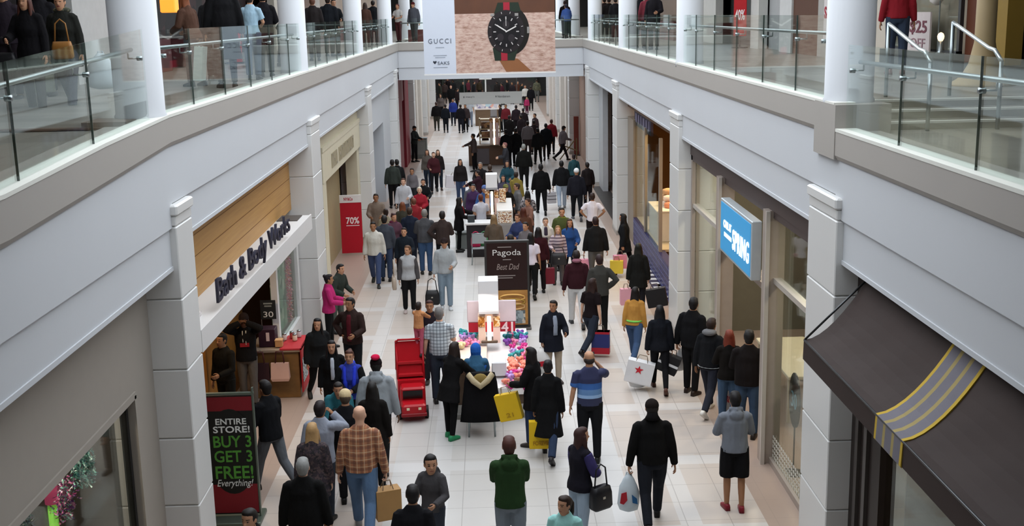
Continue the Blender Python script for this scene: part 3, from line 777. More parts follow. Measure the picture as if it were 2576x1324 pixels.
# fittings inside the shoe shop
m = MB(); m.span(6.4, 6.5, 13.9, 16.8, 1.9, 3.9); struct('wall_right_display_panel', m, flat('a39a84', .6))
def shoe_shelf(label, loc, w, n, c, rz=0):
    t = thing('shoe_shelf', label, 'shelf', loc, rz)
    m = MB()
    for k in range(4): m.box((0, 0, .35 + k * .5), (w, .3, .03))
    obj('shelf_board', m, flat('d8d2c6', .5), t)
    m = MB(); m.box((-w / 2, .1, 1.05), (.03, .06, 2.1)); m.box((w / 2, .1, 1.05), (.03, .06, 2.1)); m.box((0, .16, 1.05), (w, .02, 2.1)); obj('upright', m, flat(c, .6), t)
    return t
shelves = [shoe_shelf('shoe shelf behind the right glass pane of the shoe shop', (6.0, 15.1, 0), 1.8, 4, '57503f', -PI / 2),
           shoe_shelf('shoe shelf with a red panel seen through the shoe shop doorway', (6.6, 21.3, 0), 1.6, 4, 'a81c1c', -PI / 2),
           shoe_shelf('shoe shelf at the back left of the shoe shop', (7.4, 23.0, 0), 1.4, 4, '3c352c', -PI / 2)]
rnd = random.Random(8)
def shoe_mesh():
    m = MB()
    prof = [(-.12, .035, .09, .0), (-.09, .04, .1, 0), (-.02, .038, .085, 0), (.06, .042, .055, 0), (.12, .036, .04, 0), (.15, .012, .025, 0)]
    rings = []
    for y, w, h, z in prof: rings.append([Vector((-w, y, z)), Vector((w, y, z)), Vector((w * .9, y, h * .6)), Vector((w * .4, y, h)), Vector((-w * .4, y, h)), Vector((-w * .9, y, h * .6))])
    m.loft(rings); return m.mesh('shop_shoe', True)
SHOPSHOE = {c: None for c in ('1a1614', '7a2a1c', 'b8a890', '40342c', 'c8282a')}
nm = {'1a1614': 'black', '7a2a1c': 'rust brown', 'b8a890': 'beige', '40342c': 'dark brown', 'c8282a': 'red'}
where = ['behind right glass pane', 'beside red panel', 'at back of shoe shop']
lev = ['lowest', 'second lowest', 'second highest', 'top']
pos = ['at far left', 'left of centre', 'right of centre', 'at far right']
for si, sh in enumerate(shelves):
    w = (1.8, 1.6, 1.4)[si]
    for k in range(4):
        for j in range(4):
            c = rnd.choice(list(SHOPSHOE))
            if SHOPSHOE[c] is None: SHOPSHOE[c] = shoe_mesh(); SHOPSHOE[c].materials.append(flat(c, .4))
            p = sh.matrix_basis @ Vector((-w / 2 + w * (j + .5) / 4, -.02, .367 + k * .5))
            o = link('shoe', SHOPSHOE[c], (), None, p, (0, 0, sh.rotation_euler.z + rnd.uniform(-.4, .4)))
            tag(o, '%s shoe %s, %s shelf %s' % (nm[c], pos[j], lev[k], where[si]), 'shoe', 'shoes displayed in the shoe shop')
t = thing('display_table', 'long cream display table inside the shoe shop doorway', 'table', (5.3, 19.6, 0))
m = MB(); m.bevbox((0, 0, .8), (.9, 2.4, .06), .01); obj('top', m, flat('e0d6ba', .4), t)
for a in (-.4, .4):
    for b_ in (-1.1, 1.1):
        m = MB(); m.box((a, b_, .385), (.06, .06, .77)); obj('leg', m, flat('c8bfa8', .5), t)
t = thing('display_table', 'low cream display block behind the right pane of the shoe shop', 'table', (4.75, 14.7, 0))
m = MB(); m.bevbox((0, 0, .3), (.8, 1.2, .6), .01); obj('block', m, flat('d6cfae', .5), t)
m = MB(); m.bevbox((0, 0, .615), (.84, 1.24, .03), .01); obj('top', m, flat('e6dfc0', .4), t)
t = thing('window_sign', 'round black price sign reading 30 in the shoe shop window', 'sign', (4.4, 16.3, 1.15), -PI / 2)
m = MB(); m.loft([[Vector((math.cos(a) * .3, y, math.sin(a) * .42)) for a in [k * PI / 12 for k in range(24)]] for y in (-.01, .01)]); obj('board', m, flat('14181c', .4), t)
letters('numerals', '30', .3, .24, flat('7fb0c4', .5), t, (0, -.013, 0), depth=.005)
m = MB(); m.cyl((0, .01, -.42), (0, .01, -1.13), .012); m.lathe((0, .01, -1.15), [(.16, 0), (.16, .02), (.02, .03)], 14); obj('stand', m, DARKST, t)
for i, (x, y) in enumerate(((5.2, 15.2), (5.5, 19.0), (5.2, 22.3), (7.0, 20.5))):  # the last one is added to brighten the black doorway view
    t = thing('spot_lamp', ['ceiling spot lamp behind the right pane of the shoe shop', 'ceiling spot lamp over the shoe shop doorway', 'ceiling spot lamp behind the left pane of the shoe shop', 'added ceiling spot lamp brightening the back of the shoe shop'][i], 'lamp', (x, y, 4.2))
    m = MB(); m.lathe((0, 0, -.16), [(.05, 0), (.06, .02), (.05, .13), (.02, .16)], 12); obj('lamp_body', m, DARKST, t, True)
    m = MB(); m.lathe((0, 0, -.168), [(.045, 0), (.045, .008)], 12); obj('lamp_lens', m, glow('ffe2b0', 12), t)
    area_light('spot_light', (x, y, 3.98), .25, 45, (1, .86, .66))
# --- right, third: amber shop with blue tiled base
fr = MB(); fr.span(4.2, 4.4, 24.95, 35.6, 4.0, 4.26); fr.span(4.2, 4.4, 34.2, 35.6, 0, 3.7, 1); fr.span(4.22, 4.3, 31.8, 31.95, .8, 3.7, 1); fr.span(4.22, 4.3, 29.0, 29.15, .8, 3.7, 1); fr.span(4.22, 4.3, 26.6, 26.75, 0, 3.7, 1)
window(5, 'amber lit shop window over a blue tiled base', fr, [flat('6b5038', .5), flat('8c7f70', .4)], [(4.25, 4.26, 29.15, 34.2, .82, 3.7)])
def tile_mat(key, c1, c2, mortar, w, h):
    mm, nt, b = new_mat(key); tc = nt.nodes.new('ShaderNodeTexCoord'); mp = nt.nodes.new('ShaderNodeMapping'); mp.inputs['Rotation'].default_value = (PI / 2, 0, PI / 2)
    br = nt.nodes.new('ShaderNodeTexBrick'); br.offset = 0; br.inputs['Scale'].default_value = 1; br.inputs['Brick Width'].default_value = w; br.inputs['Row Height'].default_value = h; br.inputs['Mortar Size'].default_value = .012
    br.inputs['Color1'].default_value = hexc(c1); br.inputs['Color2'].default_value = hexc(c2); br.inputs['Mortar'].default_value = hexc(mortar)
    nt.links.new(tc.outputs['Object'], mp.inputs[0]); nt.links.new(mp.outputs[0], br.inputs['Vector']); nt.links.new(br.outputs['Color'], b.inputs['Base Color']); b.inputs['Roughness'].default_value = .25
    return mm
BLUET = tile_mat('blue_tile', '262b62', '2f3478', '6a6c96', .15, .15)
m = MB(); m.span(4.2, 4.4, 27.2, 34.2, 0, .8); struct('trim_blue_tile_base', m, flat('1d2154', .25))
m = MB()
for i in range(47): m.box((4.198, 27.25 + i * .15, .4), (.006, .012, .8))
for i in range(5): m.box((4.198, 30.7, .1 + i * .15), (.006, 7.0, .012))
struct('trim_blue_tile_joint', m, flat('5f6290', .4))
m = MB(); m.span(4.15, 5.4, 26.6, 29, 0.0, .02); struct('trim_blue_threshold', m, flat('2f2f5e', .4))
m = MB(); m.span(7.0, 7.1, 25, 36, 0, 4.2); struct('wall_right_amber_back', m, wood('amber_wall', '9c6422', 'c4842c', (1, 2, .4)))
m = MB(); m.span(4.3, 5.6, 29.2, 34.2, .76, .82); struct('trim_display_deck', m, flat('b8aa90', .5))
area_light('amber_lamp', (5.4, 31, 4.1), 1.2, 130, (1, .66, .28))
area_light('amber_lamp', (5.4, 27, 4.1), 1.0, 80, (1, .66, .28))
t = thing('display_plinth', 'white display plinth in the amber shop window', 'display', (4.75, 31.0, .82))
m = MB(); m.bevbox((0, 0, .4), (.8, 1.6, .8), .01); obj('plinth', m, flat('d2cec6', .5), t)
m = MB(); m.bevbox((0, 0, .82), (.86, 1.66, .04), .008); obj('top', m, flat('e8e2d6', .4), t)
t = thing('bath_product_stack', 'pyramid of pink and white soap cakes on the white plinth', 'display', (4.75, 31.0, 1.66))
for k, (n_, z) in enumerate(((3, 0), (2, .16), (1, .32))):
    for i in range(n_):
        m = MB(); m.lathe((0, (i - (n_ - 1) / 2) * .34, z), [(.14, 0), (.16, .05), (.15, .13), (.06, .16)], 14); obj('soap_cake', m, flat(('d08a6c', 'e2d0c8', 'c8a07c')[(i + k) % 3], .5), t, True)
t = thing('round_cushion', 'yellow domed display mound by the amber shop doorway', 'display', (4.9, 28.2, .02))
m = MB(); m.lathe((0, 0, 0), [(.5, 0), (.52, .3), (.45, .55), (.25, .75), (.02, .82)], 20); obj('mound', m, flat('c98a1c', .6), t, True)
m = MB(); m.lathe((0, 0, 0), [(.54, 0), (.54, .08)], 20); obj('base_ring', m, flat('8a5a1a', .6), t)
t = thing('striped_floor_mat', 'dark and white striped entrance mat in front of the amber shop', 'mat', (4.25, 29.8, 0))
m = MB(); m.box((0, 0, .01), (.55, 5.2, .02)); obj('mat_body', m, flat('3c3444', .8), t)
m = MB()
for i in range(11): m.box((0, -2.4 + i * .48, .023), (.5, .2, .008))
obj('white_bars', m, flat('d4cdc8', .7), t)
m = MB(); m.span(4.28, 4.34, 31, 34.6, 3.55, 4.0)
o = obj('shop_sign', m, flat('262036', .5)); tag(o, 'dark shop sign band with pale lettering above the amber window', 'sign')
m = MB()
for i in range(6): m.box((4.27, 31.3 + i * .55, 3.78), (.02, .2 + .08 * (i % 3), .26))
obj('shop_name', m, flat('6f6a84', .5), o)
# --- right, fourth: dark shop, then pale shops
m = MB(); m.span(4.3, 4.5, 36.8, 38.2, 0, 4.2); m.span(4.3, 4.5, 44.6, 46.2, 0, 4.2, 1); struct('wall_right_dark_front', m, [flat('b7b2ac', .5), flat('b4b7ba', .4)])
m = MB(); m.span(4.0, 4.6, 36.9, 46, 0.0, .015); struct('trim_dark_threshold', m, flat('3a3634', .4))
t = thing('lantern_column', 'tall glowing orange lantern in the dark shop entrance', 'lamp', (4.75, 41.5, 0))
m = MB(); m.bevbox((0, 0, .15), (.3, .3, .3), .01); obj('base', m, BLACK, t)
m = MB(); m.lathe((0, 0, .3), [(.1, 0), (.12, .1), (.1, 1.2), (.05, 1.35)], 14); obj('lantern_shade', m, glow('e8853c', 1.6), t, True)
m = MB()
m.span(4.35, 4.45, 47.2, 57, 0, 4.2); struct('wall_right_pink_front', m, flat('b09484', .6))
m = MB()
for y in (60, 64.5, 72, 76.5): m.span(3.9, 4.6, y, y + 1.2, 0, 4.2)
struct('wall_right_far_fronts', m, flat('cfc8c0', .6))
m = MB(); m.span(4.35, 4.5, 58, 60, 0, 3.6); m.span(4.35, 4.5, 61.2, 64.5, 0, 3.6); m.span(4.35, 4.5, 65.7, 68, 0, 3.4)
struct('wall_right_far_doors', m, flat('a9a8a2', .5))
# far end: dark department store entrance
m = MB(); m.span(-4, 4, 98.4, 98.6, 0, 4.2); struct('wall_front_store', m, speckle('far_store', ['241c1c', '1a1a18', '3a2224', '20281e', '2c2622', '14120f'], 1.6, .7))
# ================================================================ upper galleries: shop walls
def upper_wall(side, s, segs):
    """segs: (y0, y1, x, material, name) vertical pieces of the gallery's inner wall"""
    for i, (y0, y1, x, mt, nm) in enumerate(segs):
        m = MB(); m.span(s * x, s * (x + .25), y0, y1, 5.5, 9.6)
        struct('wall_upper_%s_%s' % (side, nm), m, mt)
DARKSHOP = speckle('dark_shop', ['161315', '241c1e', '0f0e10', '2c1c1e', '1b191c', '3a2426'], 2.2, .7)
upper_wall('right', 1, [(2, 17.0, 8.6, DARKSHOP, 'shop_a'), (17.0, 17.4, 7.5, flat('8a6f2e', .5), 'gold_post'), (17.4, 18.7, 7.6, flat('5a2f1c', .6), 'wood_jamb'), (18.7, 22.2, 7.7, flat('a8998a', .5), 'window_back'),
    (22.2, 26.4, 7.6, flat('c6bcae', .5), 'cream'), (26.4, 27.2, 7.6, flat('a9a6a0', .5), 'pier_a'), (27.2, 29.6, 7.65, flat('5a3a2a', .7), 'brick'), (29.6, 30.8, 7.6, flat('cfcfcd', .5), 'pier_b'),
    (30.8, 33.2, 7.9, flat('a9abac', .4), 'grey_shutter'), (33.2, 34.2, 7.6, flat('c9c9c5', .5), 'pier_c'), (34.2, 39.5, 8.1, flat('232422', .5), 'dark_door'), (39.5, 42, 7.6, flat('c2c0ba', .5), 'pier_d'), (42, 46, 7.7, flat('d8c48e', .5), 'yellow'), (46, 90, 7.6, flat('8f7a66', .6), 'far_shops')])
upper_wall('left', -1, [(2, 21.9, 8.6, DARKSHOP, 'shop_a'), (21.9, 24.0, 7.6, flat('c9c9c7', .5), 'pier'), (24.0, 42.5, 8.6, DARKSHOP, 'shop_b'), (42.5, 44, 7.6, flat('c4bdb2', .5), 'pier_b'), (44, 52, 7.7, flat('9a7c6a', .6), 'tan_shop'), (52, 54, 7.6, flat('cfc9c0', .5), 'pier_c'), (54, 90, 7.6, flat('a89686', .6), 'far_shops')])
m = MB(); m.span(7.4, 7.7, 18.8, 22.2, 5.72, 6.05); m.span(7.4, 7.7, 12, 18.2, 5.72, 5.95); struct('baseboard_upper_right', m, flat('4a4f4f', .4))
for i, (y0, y1, s, x) in enumerate(((44, 56, 1, 6.9), (45, 62, -1, 6.7))):
    m = MB(); m.span(s * x, s * (x + .5), y0, y1, 5.72, 6.42)
    o = obj('planter_wall', m, speckle('red_brown', ['5e2a26', '6e3430', '4e2220', '7a4440'], .8, .5)); tag(o, 'low red brown counter wall on the %s gallery far behind the columns' % ('right', 'left')[i], 'counter')
m = MB(); m.span(-3.5, -1.7, 51.6, 52, 5.72, 6.25); o = obj('planter_wall', m, flat('6a3430', .5)); tag(o, 'low red brown counter on the bridge left of the banner', 'counter')
m = MB(); m.span(1.8, 2.5, 51.6, 52, 5.72, 6.25); o = obj('planter_wall', m, flat('6a3430', .5)); tag(o, 'low red brown counter on the bridge right of the banner', 'counter')
m = MB()
for y in (20.6, 18.9): m.span(-8.4, -8.0, y, y + .5, 5.5, 9.4)
# red displays in the dark left shop
for i, (y, z, h, w, lbl) in enumerate(((26.5, 5.72, .75, 1.6, 'dark red display counter in the dark upper left shop nearest the first column'), (30.2, 5.72, .7, 1.5, 'dark red display counter in the dark upper left shop nearer the second column'))):
    t = thing('display_counter', lbl, 'counter', (-7.6, y, z))
    m = MB(); m.bevbox((0, 0, h / 2), (.6, w, h), .01); obj('counter_body', m, flat('5a1c22', .5), t)
    m = MB(); m.bevbox((0, 0, h + .02), (.66, w + .06, .04), .008); obj('counter_top', m, flat('b8b2b0', .4), t)
t = thing('red_sign', 'narrow upright red sign in the dark upper left shop', 'sign', at_x(590, 110, -6.6) * Vector((1, 1, 0)) + Vector((0, 0, 5.72)))
m = MB(); m.box((0, 0, .95), (.34, .05, 1.9)); obj('sign_panel', m, flat('c02430', .5), t)
m = MB(); m.bevbox((0, 0, .02), (.5, .35, .04), .01); obj('base', m, BLACK, t)
for k in range(4):
    m = MB(); m.box((0, -.03, .3 + k * .38), (.2, .008, .1)); obj('lettering', m, flat('e0b8b8', .5), t)
t = thing('wall_lamp', 'glowing orange lantern in the upper left shop beside the first column', 'lamp', at_x(426, 15, -6.3))
m = MB(); m.bevbox((0, 0, 0), (.3, .3, .26), .02); obj('lamp_shade', m, glow('f08a2c', 1.6), t)
m = MB(); m.cyl((0, 0, .13), (0, 0, 2.4), .01); obj('hanging_rod', m, DARKST, t)
# signs on the right gallery
t = thing('sale_banner', 'red sale banner reading 40% in the dark upper right doorway', 'sign', at_x(1861, 95, 7.3) * Vector((1, 1, 0)) + Vector((0, 0, 5.72)), -.6)
m = MB(); m.box((0, 0, 1.1), (.38, .04, 1.5)); obj('panel', m, flat('b5141e', .5), t)
letters('numerals', '40%', .3, .3, flat('f0e8e6', .5), t, (0, -.025, .95), depth=.006, bold=.02)
m = MB(); m.box((0, 0, .175), (.03, .03, .35)); m.bevbox((0, 0, .015), (.4, .3, .03), .01); obj('stand', m, DARKST, t)
t = thing('sale_poster', 'white window poster reading SALE in red beside the near right column', 'sign', at_x(2088, 62, 7.45) , -PI / 2)
t.location.z = 6.1
m = MB(); m.box((0, 0, .5), (.9, .03, 1.0)); obj('panel', m, flat('d8d2d0', .5), t)
letters('lettering', 'SALE', .8, .26, flat('a81c34', .5), t, (0, -.02, .62), depth=.006, bold=.03)
m = MB(); m.box((0, -.018, .2), (.2, .006, .06)); obj('small_print', m, flat('8aa0a8', .5), t)
t = thing('price_poster', 'white window poster reading $25 OFF on the upper right shop window', 'sign', (7.4, 20.2, 6.06), -PI / 2)
m = MB(); m.box((0, 0, .33), (1.05, .03, .66)); obj('panel', m, flat('cfc4c2', .5), t)
letters('lettering', '$25', .8, .24, flat('6a2a3a', .5), t, (0, -.02, .40), depth=.006, bold=.02)
letters('lettering', 'OFF', .7, .16, flat('8f6a72', .5), t, (0, -.02, .14), depth=.006)
fr = MB(); fr.span(7.5, 7.56, 18.7, 22.2, 6.05, 6.1); fr.span(7.5, 7.56, 18.7, 18.8, 6.05, 9); fr.span(7.5, 7.56, 22.1, 22.2, 6.05, 9)
window(6, 'upper right shop window with a price poster', fr, DARKST, [(7.52, 7.53, 18.8, 22.1, 6.1, 9)])
t = thing('window_lamp', 'small warm lamp in the upper right shop window beside the price poster', 'lamp', (7.3, 18.95, 6.06))
m = MB(); m.lathe((0, 0, 0), [(.08, 0), (.03, .04), (.03, .2)], 12); obj('base', m, STEEL, t, True)
m = MB(); m.lathe((0, 0, .2), [(.03, 0), (.05, .04), (.055, .08), (.04, .12), (.01, .14)], 16); obj('bulb', m, glow('ffd8a8', 2), t, True)
t = thing('window_ornament', 'white sculpted swoosh ornament above the small lamp in the upper right window', 'ornament', (7.45, 19.35, 6.3))
m = MB(); m.tube([(0, .45, .62), (0, .25, .6), (0, .0, .75), (0, -.25, .95), (0, -.38, .86)], [.05, .08, .09, .09, .04], 10); obj('swoosh', m, flat('cfcac4', .5), t, True)
m = MB(); m.cyl((0, .1, -.24), (0, .1, .66), .012); obj('stand', m, STEEL, t)
for k in range(4):
    t = thing('wall_shelf', ['lowest', 'second lowest', 'second highest', 'topmost'][k] + ' shelf in the dark shop at the upper right edge', 'shelf', (8.4, 15.6, 5.95 + k * .3))
    m = MB(); m.box((0, 0, 0), (.35, 2.2, .03)); obj('shelf_board', m, flat('8f8a88', .5), t)
    m = MB(); m.box((-.05, -.4, .08), (.2, .3, .12)); m.box((-.05, .3, .07), (.2, .24, .1)); obj('shelf_stock', m, flat('4a4644', .6), t)
m = MB(); m.lathe((6.9, 16.3, 5.72), [(.45, 0), (.42, .04), (.3, .12), (.2, .3), (.14, .6), (.13, 3)], 20); struct('trim_flared_post', m, flat('a08c68', .5), smooth=True)

# ================================================================ the hanging banner and signs
t = thing('hanging_banner', 'large double banner with a watch advertisement hanging over the atrium', 'banner', (-.02, 30, 5.38))
m = MB(); m.span(-1.63, -.82, -.015, .015, 0, 3.2); obj('white_panel', m, flat('c9d0dc', .5, 0, .02), t)
m = MB(); m.span(-.82, 1.71, -.015, .015, 1.48, 3.2); obj('brown_backdrop', m, wood('banner_brown', '42220f', '633719', (1.2, 1, .6)), t)
m = MB(); m.span(-.82, 1.71, -.015, .015, 0, 1.48)
def stone_mat():
    mm, nt, b = new_mat('banner_stone'); tc = nt.nodes.new('ShaderNodeTexCoord'); mp = nt.nodes.new('ShaderNodeMapping'); mp.inputs['Scale'].default_value = (2, 2, 6)
    n = nt.nodes.new('ShaderNodeTexNoise'); n.inputs['Scale'].default_value = 2.4; n.inputs['Detail'].default_value = 8; n.inputs['Roughness'].default_value = .7
    cr = nt.nodes.new('ShaderNodeValToRGB'); e = cr.color_ramp.elements
    e[0].position = .33; e[0].color = hexc('8a6450'); e[1].position = .62; e[1].color = hexc('cdb4a6')
    q = e.new(.47); q.color = hexc('b8988a')
    nt.links.new(tc.outputs['Object'], mp.inputs[0]); nt.links.new(mp.outputs[0], n.inputs['Vector']); nt.links.new(n.outputs['Fac'], cr.inputs[0]); nt.links.new(cr.outputs[0], b.inputs['Base Color']); b.inputs['Roughness'].default_value = .6
    return mm
obj('stone_ledge', m, stone_mat(), t)
def disc(c, rx, rz, y, n=28):
    return [Vector((c[0] + math.cos(a * 2 * PI / n) * rx, y, c[1] + math.sin(a * 2 * PI / n) * rz)) for a in range(n)]
m = MB(); m.loft([[Vector((x, y, z)) for x, z in ((.25, .36), (.75, .34), (1.1, .02), (.45, .02))] for y in (-.017, -.020)]); obj('tan_patch', m, flat('8a5a38', .6), t)  # tan patch printed over the stone ledge
wc = (.47, 1.02)
m = MB(); m.loft([disc((wc[0] + .09, wc[1] + .02), .50, .62, y) for y in (-.019, -.022)]); obj('watch_case', m, flat('17130f', .4), t)
m = MB(); m.loft([[Vector((x, y, z)) for x, z in ((wc[0] - .3, 1.46), (wc[0] + .38, 1.52), (wc[0] + .32, 1.74), (wc[0] - .2, 1.74))] for y in (-.022, -.024)]); m.loft([[Vector((x, y, z)) for x, z in ((wc[0] - .3, .3), (wc[0] + .2, .3), (wc[0] + .3, .62), (wc[0] - .35, .62))] for y in (-.022, -.024)]); obj('green_strap', m, flat('1d2a1e', .6), t)
for a_, z0_, z1_ in ((-.06, 1.5, 1.745), (-.14, .3, .56)):
    m = MB(); m.span(wc[0] + a_, wc[0] + a_ + .16, -.027, -.0245, z0_, z1_); obj('red_strap_stripe', m, flat('9a2032', .6), t)
m = MB(); m.loft([disc(wc, .47, .54, y) for y in (-.027, -.030)]); obj('bezel', m, flat('221c1e', .4), t)
m = MB(); m.loft([disc(wc, .36, .42, y) for y in (-.031, -.033)]); obj('watch_dial', m, flat('120f12', .4), t)
m = MB()
for k in range(12):
    a = k * PI / 6; x, z = wc[0] + math.sin(a) * .29, wc[1] + math.cos(a) * .34
    m.box((x, -.035, z), (.025, .003, .07), 0, Matrix.Rotation(a, 3, 'Y'))
for k in range(12):
    a = k * PI / 6 + .26; x, z = wc[0] + math.sin(a) * .42, wc[1] + math.cos(a) * .48
    m.box((x, -.032, z), (.015, .003, .05), 0, Matrix.Rotation(a, 3, 'Y'))
obj('hour_marks', m, flat('b9b4b2', .4), t)
m = MB(); m.box((wc[0] - .12, -.036, wc[1] + .09), (.03, .003, .28), 0, Matrix.Rotation(-1.0, 3, 'Y')); m.box((wc[0] + .12, -.036, wc[1] + .06), (.03, .003, .3), 0, Matrix.Rotation(1.1, 3, 'Y')); m.box((wc[0], -.036, wc[1] + .24), (.012, .003, .2)); obj('watch_hands', m, flat('d4d0cc', .4), t)
for cx_, cz_ in ((-.15, -.14), (.13, -.16), (0, .17)):
    m = MB(); m.loft([disc((wc[0] + cx_, wc[1] + cz_), .085, .1, y, 16) for y in (-.034, -.035)]); obj('small_dial', m, flat('2a2528', .4), t)
m = MB(); m.box((wc[0] - .34, -.03, 1.44), (.09, .01, .06)); m.box((wc[0] + .27, -.03, 1.44), (.09, .01, .07)); m.box((wc[0] + .56, -.03, 1.05), (.06, .01, .16)); obj('lugs', m, flat('a8a4a0', .3, .6), t)
letters('lettering', 'GUCCI', .58, .12, flat('5f6672', .5), t, (-1.22, -.022, .82), depth=.006, spacing=1.35)
for z_, w_ in ((.66, .22), (.46, .34), (.41, .26), (.16, .36)):
    m = MB(); m.box((-1.22, -.018, z_), (w_, .004, .018)); obj('fine_print', m, flat('98a0ac', .5), t)
letters('lettering', 'SAKS', .3, .08, flat('5f6672', .5), t, (-1.14, -.022, .27), depth=.006)
m = MB(); m.loft([[Vector((x - 1.36, y, z + .24)) for x, z in ((0, 0), (.05, .06), (.03, .09), (0, .07), (-.03, .09), (-.05, .06))] for y in (-.017, -.02)]); obj('crest_mark', m, flat('2a2e38', .5), t)
m = MB(); m.span(-1.64, 1.72, -.02, .02, -.035, .0); obj('bottom_batten', m, flat('dcdcda', .4), t)
m = MB()
for x in (-1.4, 1.5): m.cyl((x, 0, 3.2), (x, 0, 4.3), .008, 6)
obj('hanging_cable', m, STEEL, t)
m = MB(); m.span(-3.6, 3.6, 29.9, 30.1, 9.68, 9.8); struct('trim_roof_beam', m, WHITE)
t = thing('direction_sign', 'long grey direction sign hanging under the bridge over the crowd', 'sign', (.03, 49.0, 3.16))
m = MB(); m.bevbox((0, 0, .25), (2.62, .14, .5), .01); obj('sign_board', m, flat('a9a8a4', .5, 0, .02), t)
letters('lettering', "macy's", .36, .09, flat('4a4a4a', .5), t, (-.86, -.075, .31), depth=.006)
letters('lettering', 'Nordstrom', .52, .09, flat('4a4a4a', .5), t, (.55, -.075, .31), depth=.006)
for x, w in ((-1.12, .04), (.22, .04)):
    m = MB(); m.box((x, -.072, .31), (w, .006, .07)); obj('arrow_mark', m, flat('4a4a4a', .5), t)
m = MB()
for x in (-1.1, 1.1): m.cyl((x, 0, .5), (x, 0, 1.14), .015, 6)
obj('hanging_rod', m, STEEL, t)

# ================================================================ kiosks along the middle
LIGHTBAR = glow('ffe9c4', 3.0); LBOX = flat('f4f4f4', .5, 0, .01)
def tower(t, h, hb, w, light):
    """a lit post: base, two side panels, a tube of light and a white box on top"""
    m = MB(); m.span(-.2, -.07, -.12, .12, .95, h - .1); obj('side_panel', m, flat('e2c8b6', .5), t)
    m = MB(); m.span(.07, .2, -.12, .12, .95, h - .1); obj('side_panel', m, flat('e6c6bc', .5), t)
    m = MB(); m.bevbox((0, -.1, (h + .95) / 2 - .05), (.075, .06, h - 1.1), .01); obj('light_tube', m, light, t)
    m = MB(); m.bevbox((0, 0, h + hb / 2), (w, .42, hb), .008); obj('light_box', m, LBOX, t)
    m = MB(); m.bevbox((0, 0, h - .03), (w + .01, .43, .06), .006); obj('box_rim', m, flat('a9a9ac', .4), t)
    for sx in (-.14, .14):
        m = MB(); m.span(sx - .06, sx + .06, -.13, -.115, h - .32, h - .12); obj('gold_trim', m, speckle('gold_trim', ['b8742a', 'e8b070', 'f4d8b0', '8a4f18'], 22, .3), t)
t = thing('mall_kiosk', 'nearest kiosk with a lit post and pink toys heaped on its sloping counter', 'kiosk', (-.1, 19.1, 0))
WOODK = wood('kiosk_wood', '4a382a', '5e4936', (1, 3, 5))
m = MB(); m.bevbox((-.36, 1.15, .42), (.56, 2.3, .84), .01); obj('left_cabinet', m, WOODK, t)
m = MB(); m.prism([(0, 0), (2.3, 0), (2.3, .92), (0, .46)], 'x', -.08, .64); obj('right_cabinet', m, WOODK, t)
m = MB(); m.bevbox((0, 1.15, .05), (1.36, 2.36, .1), .01); obj('plinth', m, flat('8f8d88', .4), t)
for x in (-.5, .1, .5):
    m = MB(); m.box((x, -.012, .17), (.2, .02, .16)); obj('vent_panel', m, flat('a9a7a2', .4), t)
m = MB(); m.bevbox((-.37, 1.15, .87), (.6, 2.36, .05), .01); obj('left_counter_top', m, flat('d8c8bc', .35), t)
m = MB(); m.prism([(-.04, .43), (2.33, .905), (2.33, .955), (-.04, .50)], 'x', -.07, .68); obj('sloping_deck', m, flat('ece6e4', .35), t)
m = MB(); m.box((.305, -.05, .50), (.76, .03, .12)); obj('counter_lip', m, flat('f0ecea', .4), t)
m = MB(); m.bevbox((.14, .62, .76), (.26, .5, .26), .02); obj('white_riser', m, flat('e0e2e4', .4), t)
o = Vector((0, 1.3, 0))
tw = thing('lit_post', 'tall lit post with a white box on top on the nearest kiosk', 'lamp', (-.12, 20.6, 0))
tower(tw, 1.58, .56, .36, LIGHTBAR)
m = MB(); m.bevbox((0, 0, .978), (.3, .3, .05), .01); obj('post_foot', m, WOODK, tw)
m = MB(); m.bevbox((.05, .1, 1.5), (.9, .06, .4), .01); obj('pale_header', m, flat('d0c2c8', .5), tw)
m = MB(); m.box((.05, .1, 1.2), (.86, .05, .18)); obj('red_skirt', m, flat('b02034', .5), tw)
letters('numerals', '41', .22, .2, flat('e8d0d4', .5), tw, (.33, .06, 1.2), depth=.01, bold=.02)
area_light('kiosk_lamp', (-.3, 20.2, 1.9), .3, 5, (1, .88, .78)); area_light('kiosk_lamp', (.2, 20.0, 1.9), .3, 5, (1, .88, .78))
# the toys: soft bundles with bows, each one a thing
rnd = random.Random(5)
def toy_mesh(seed):
    r = random.Random(seed); m = MB()
    m.ell((0, 0, .05), (.055, .05, .05), 8, 6)
    for k in range(6):
        a = k * PI / 3 + r.uniform(-.3, .3); m.ell((math.cos(a) * .05, math.sin(a) * .05, .075 + r.uniform(-.02, .03)), (.03, .028, .03), 7, 5)
    return m.mesh('soft_toy', True)
TOYS = {}
colsT = {'magenta': 'd03a8c', 'pink': 'f08ab0', 'coral': 'f2907a', 'purple': '8a4fb0', 'lilac': 'c4a0dc', 'teal': '3fa0a4', 'white': 'eee6e8', 'cream': 'e8d8a8'}
def soft_toy(p, cn, label, group):
    k = (cn, rnd.randrange(2))
    if k not in TOYS:
        TOYS[k] = toy_mesh(len(TOYS)); TOYS[k].materials.append(flat(colsT[cn], .6, 0, .2, 30))
    o = link('soft_toy', TOYS[k], (), None, p, (0, 0, rnd.uniform(0, 6))); s_ = rnd.uniform(.85, 1.25); o.scale = (s_, s_, s_)
    tag(o, label, 'toy', group)
rows = [('front corner', .32, 19.32), ('right outer edge', .40, 19.85), ('right middle', .40, 20.4), ('far right end', .36, 20.95)]
placed = []
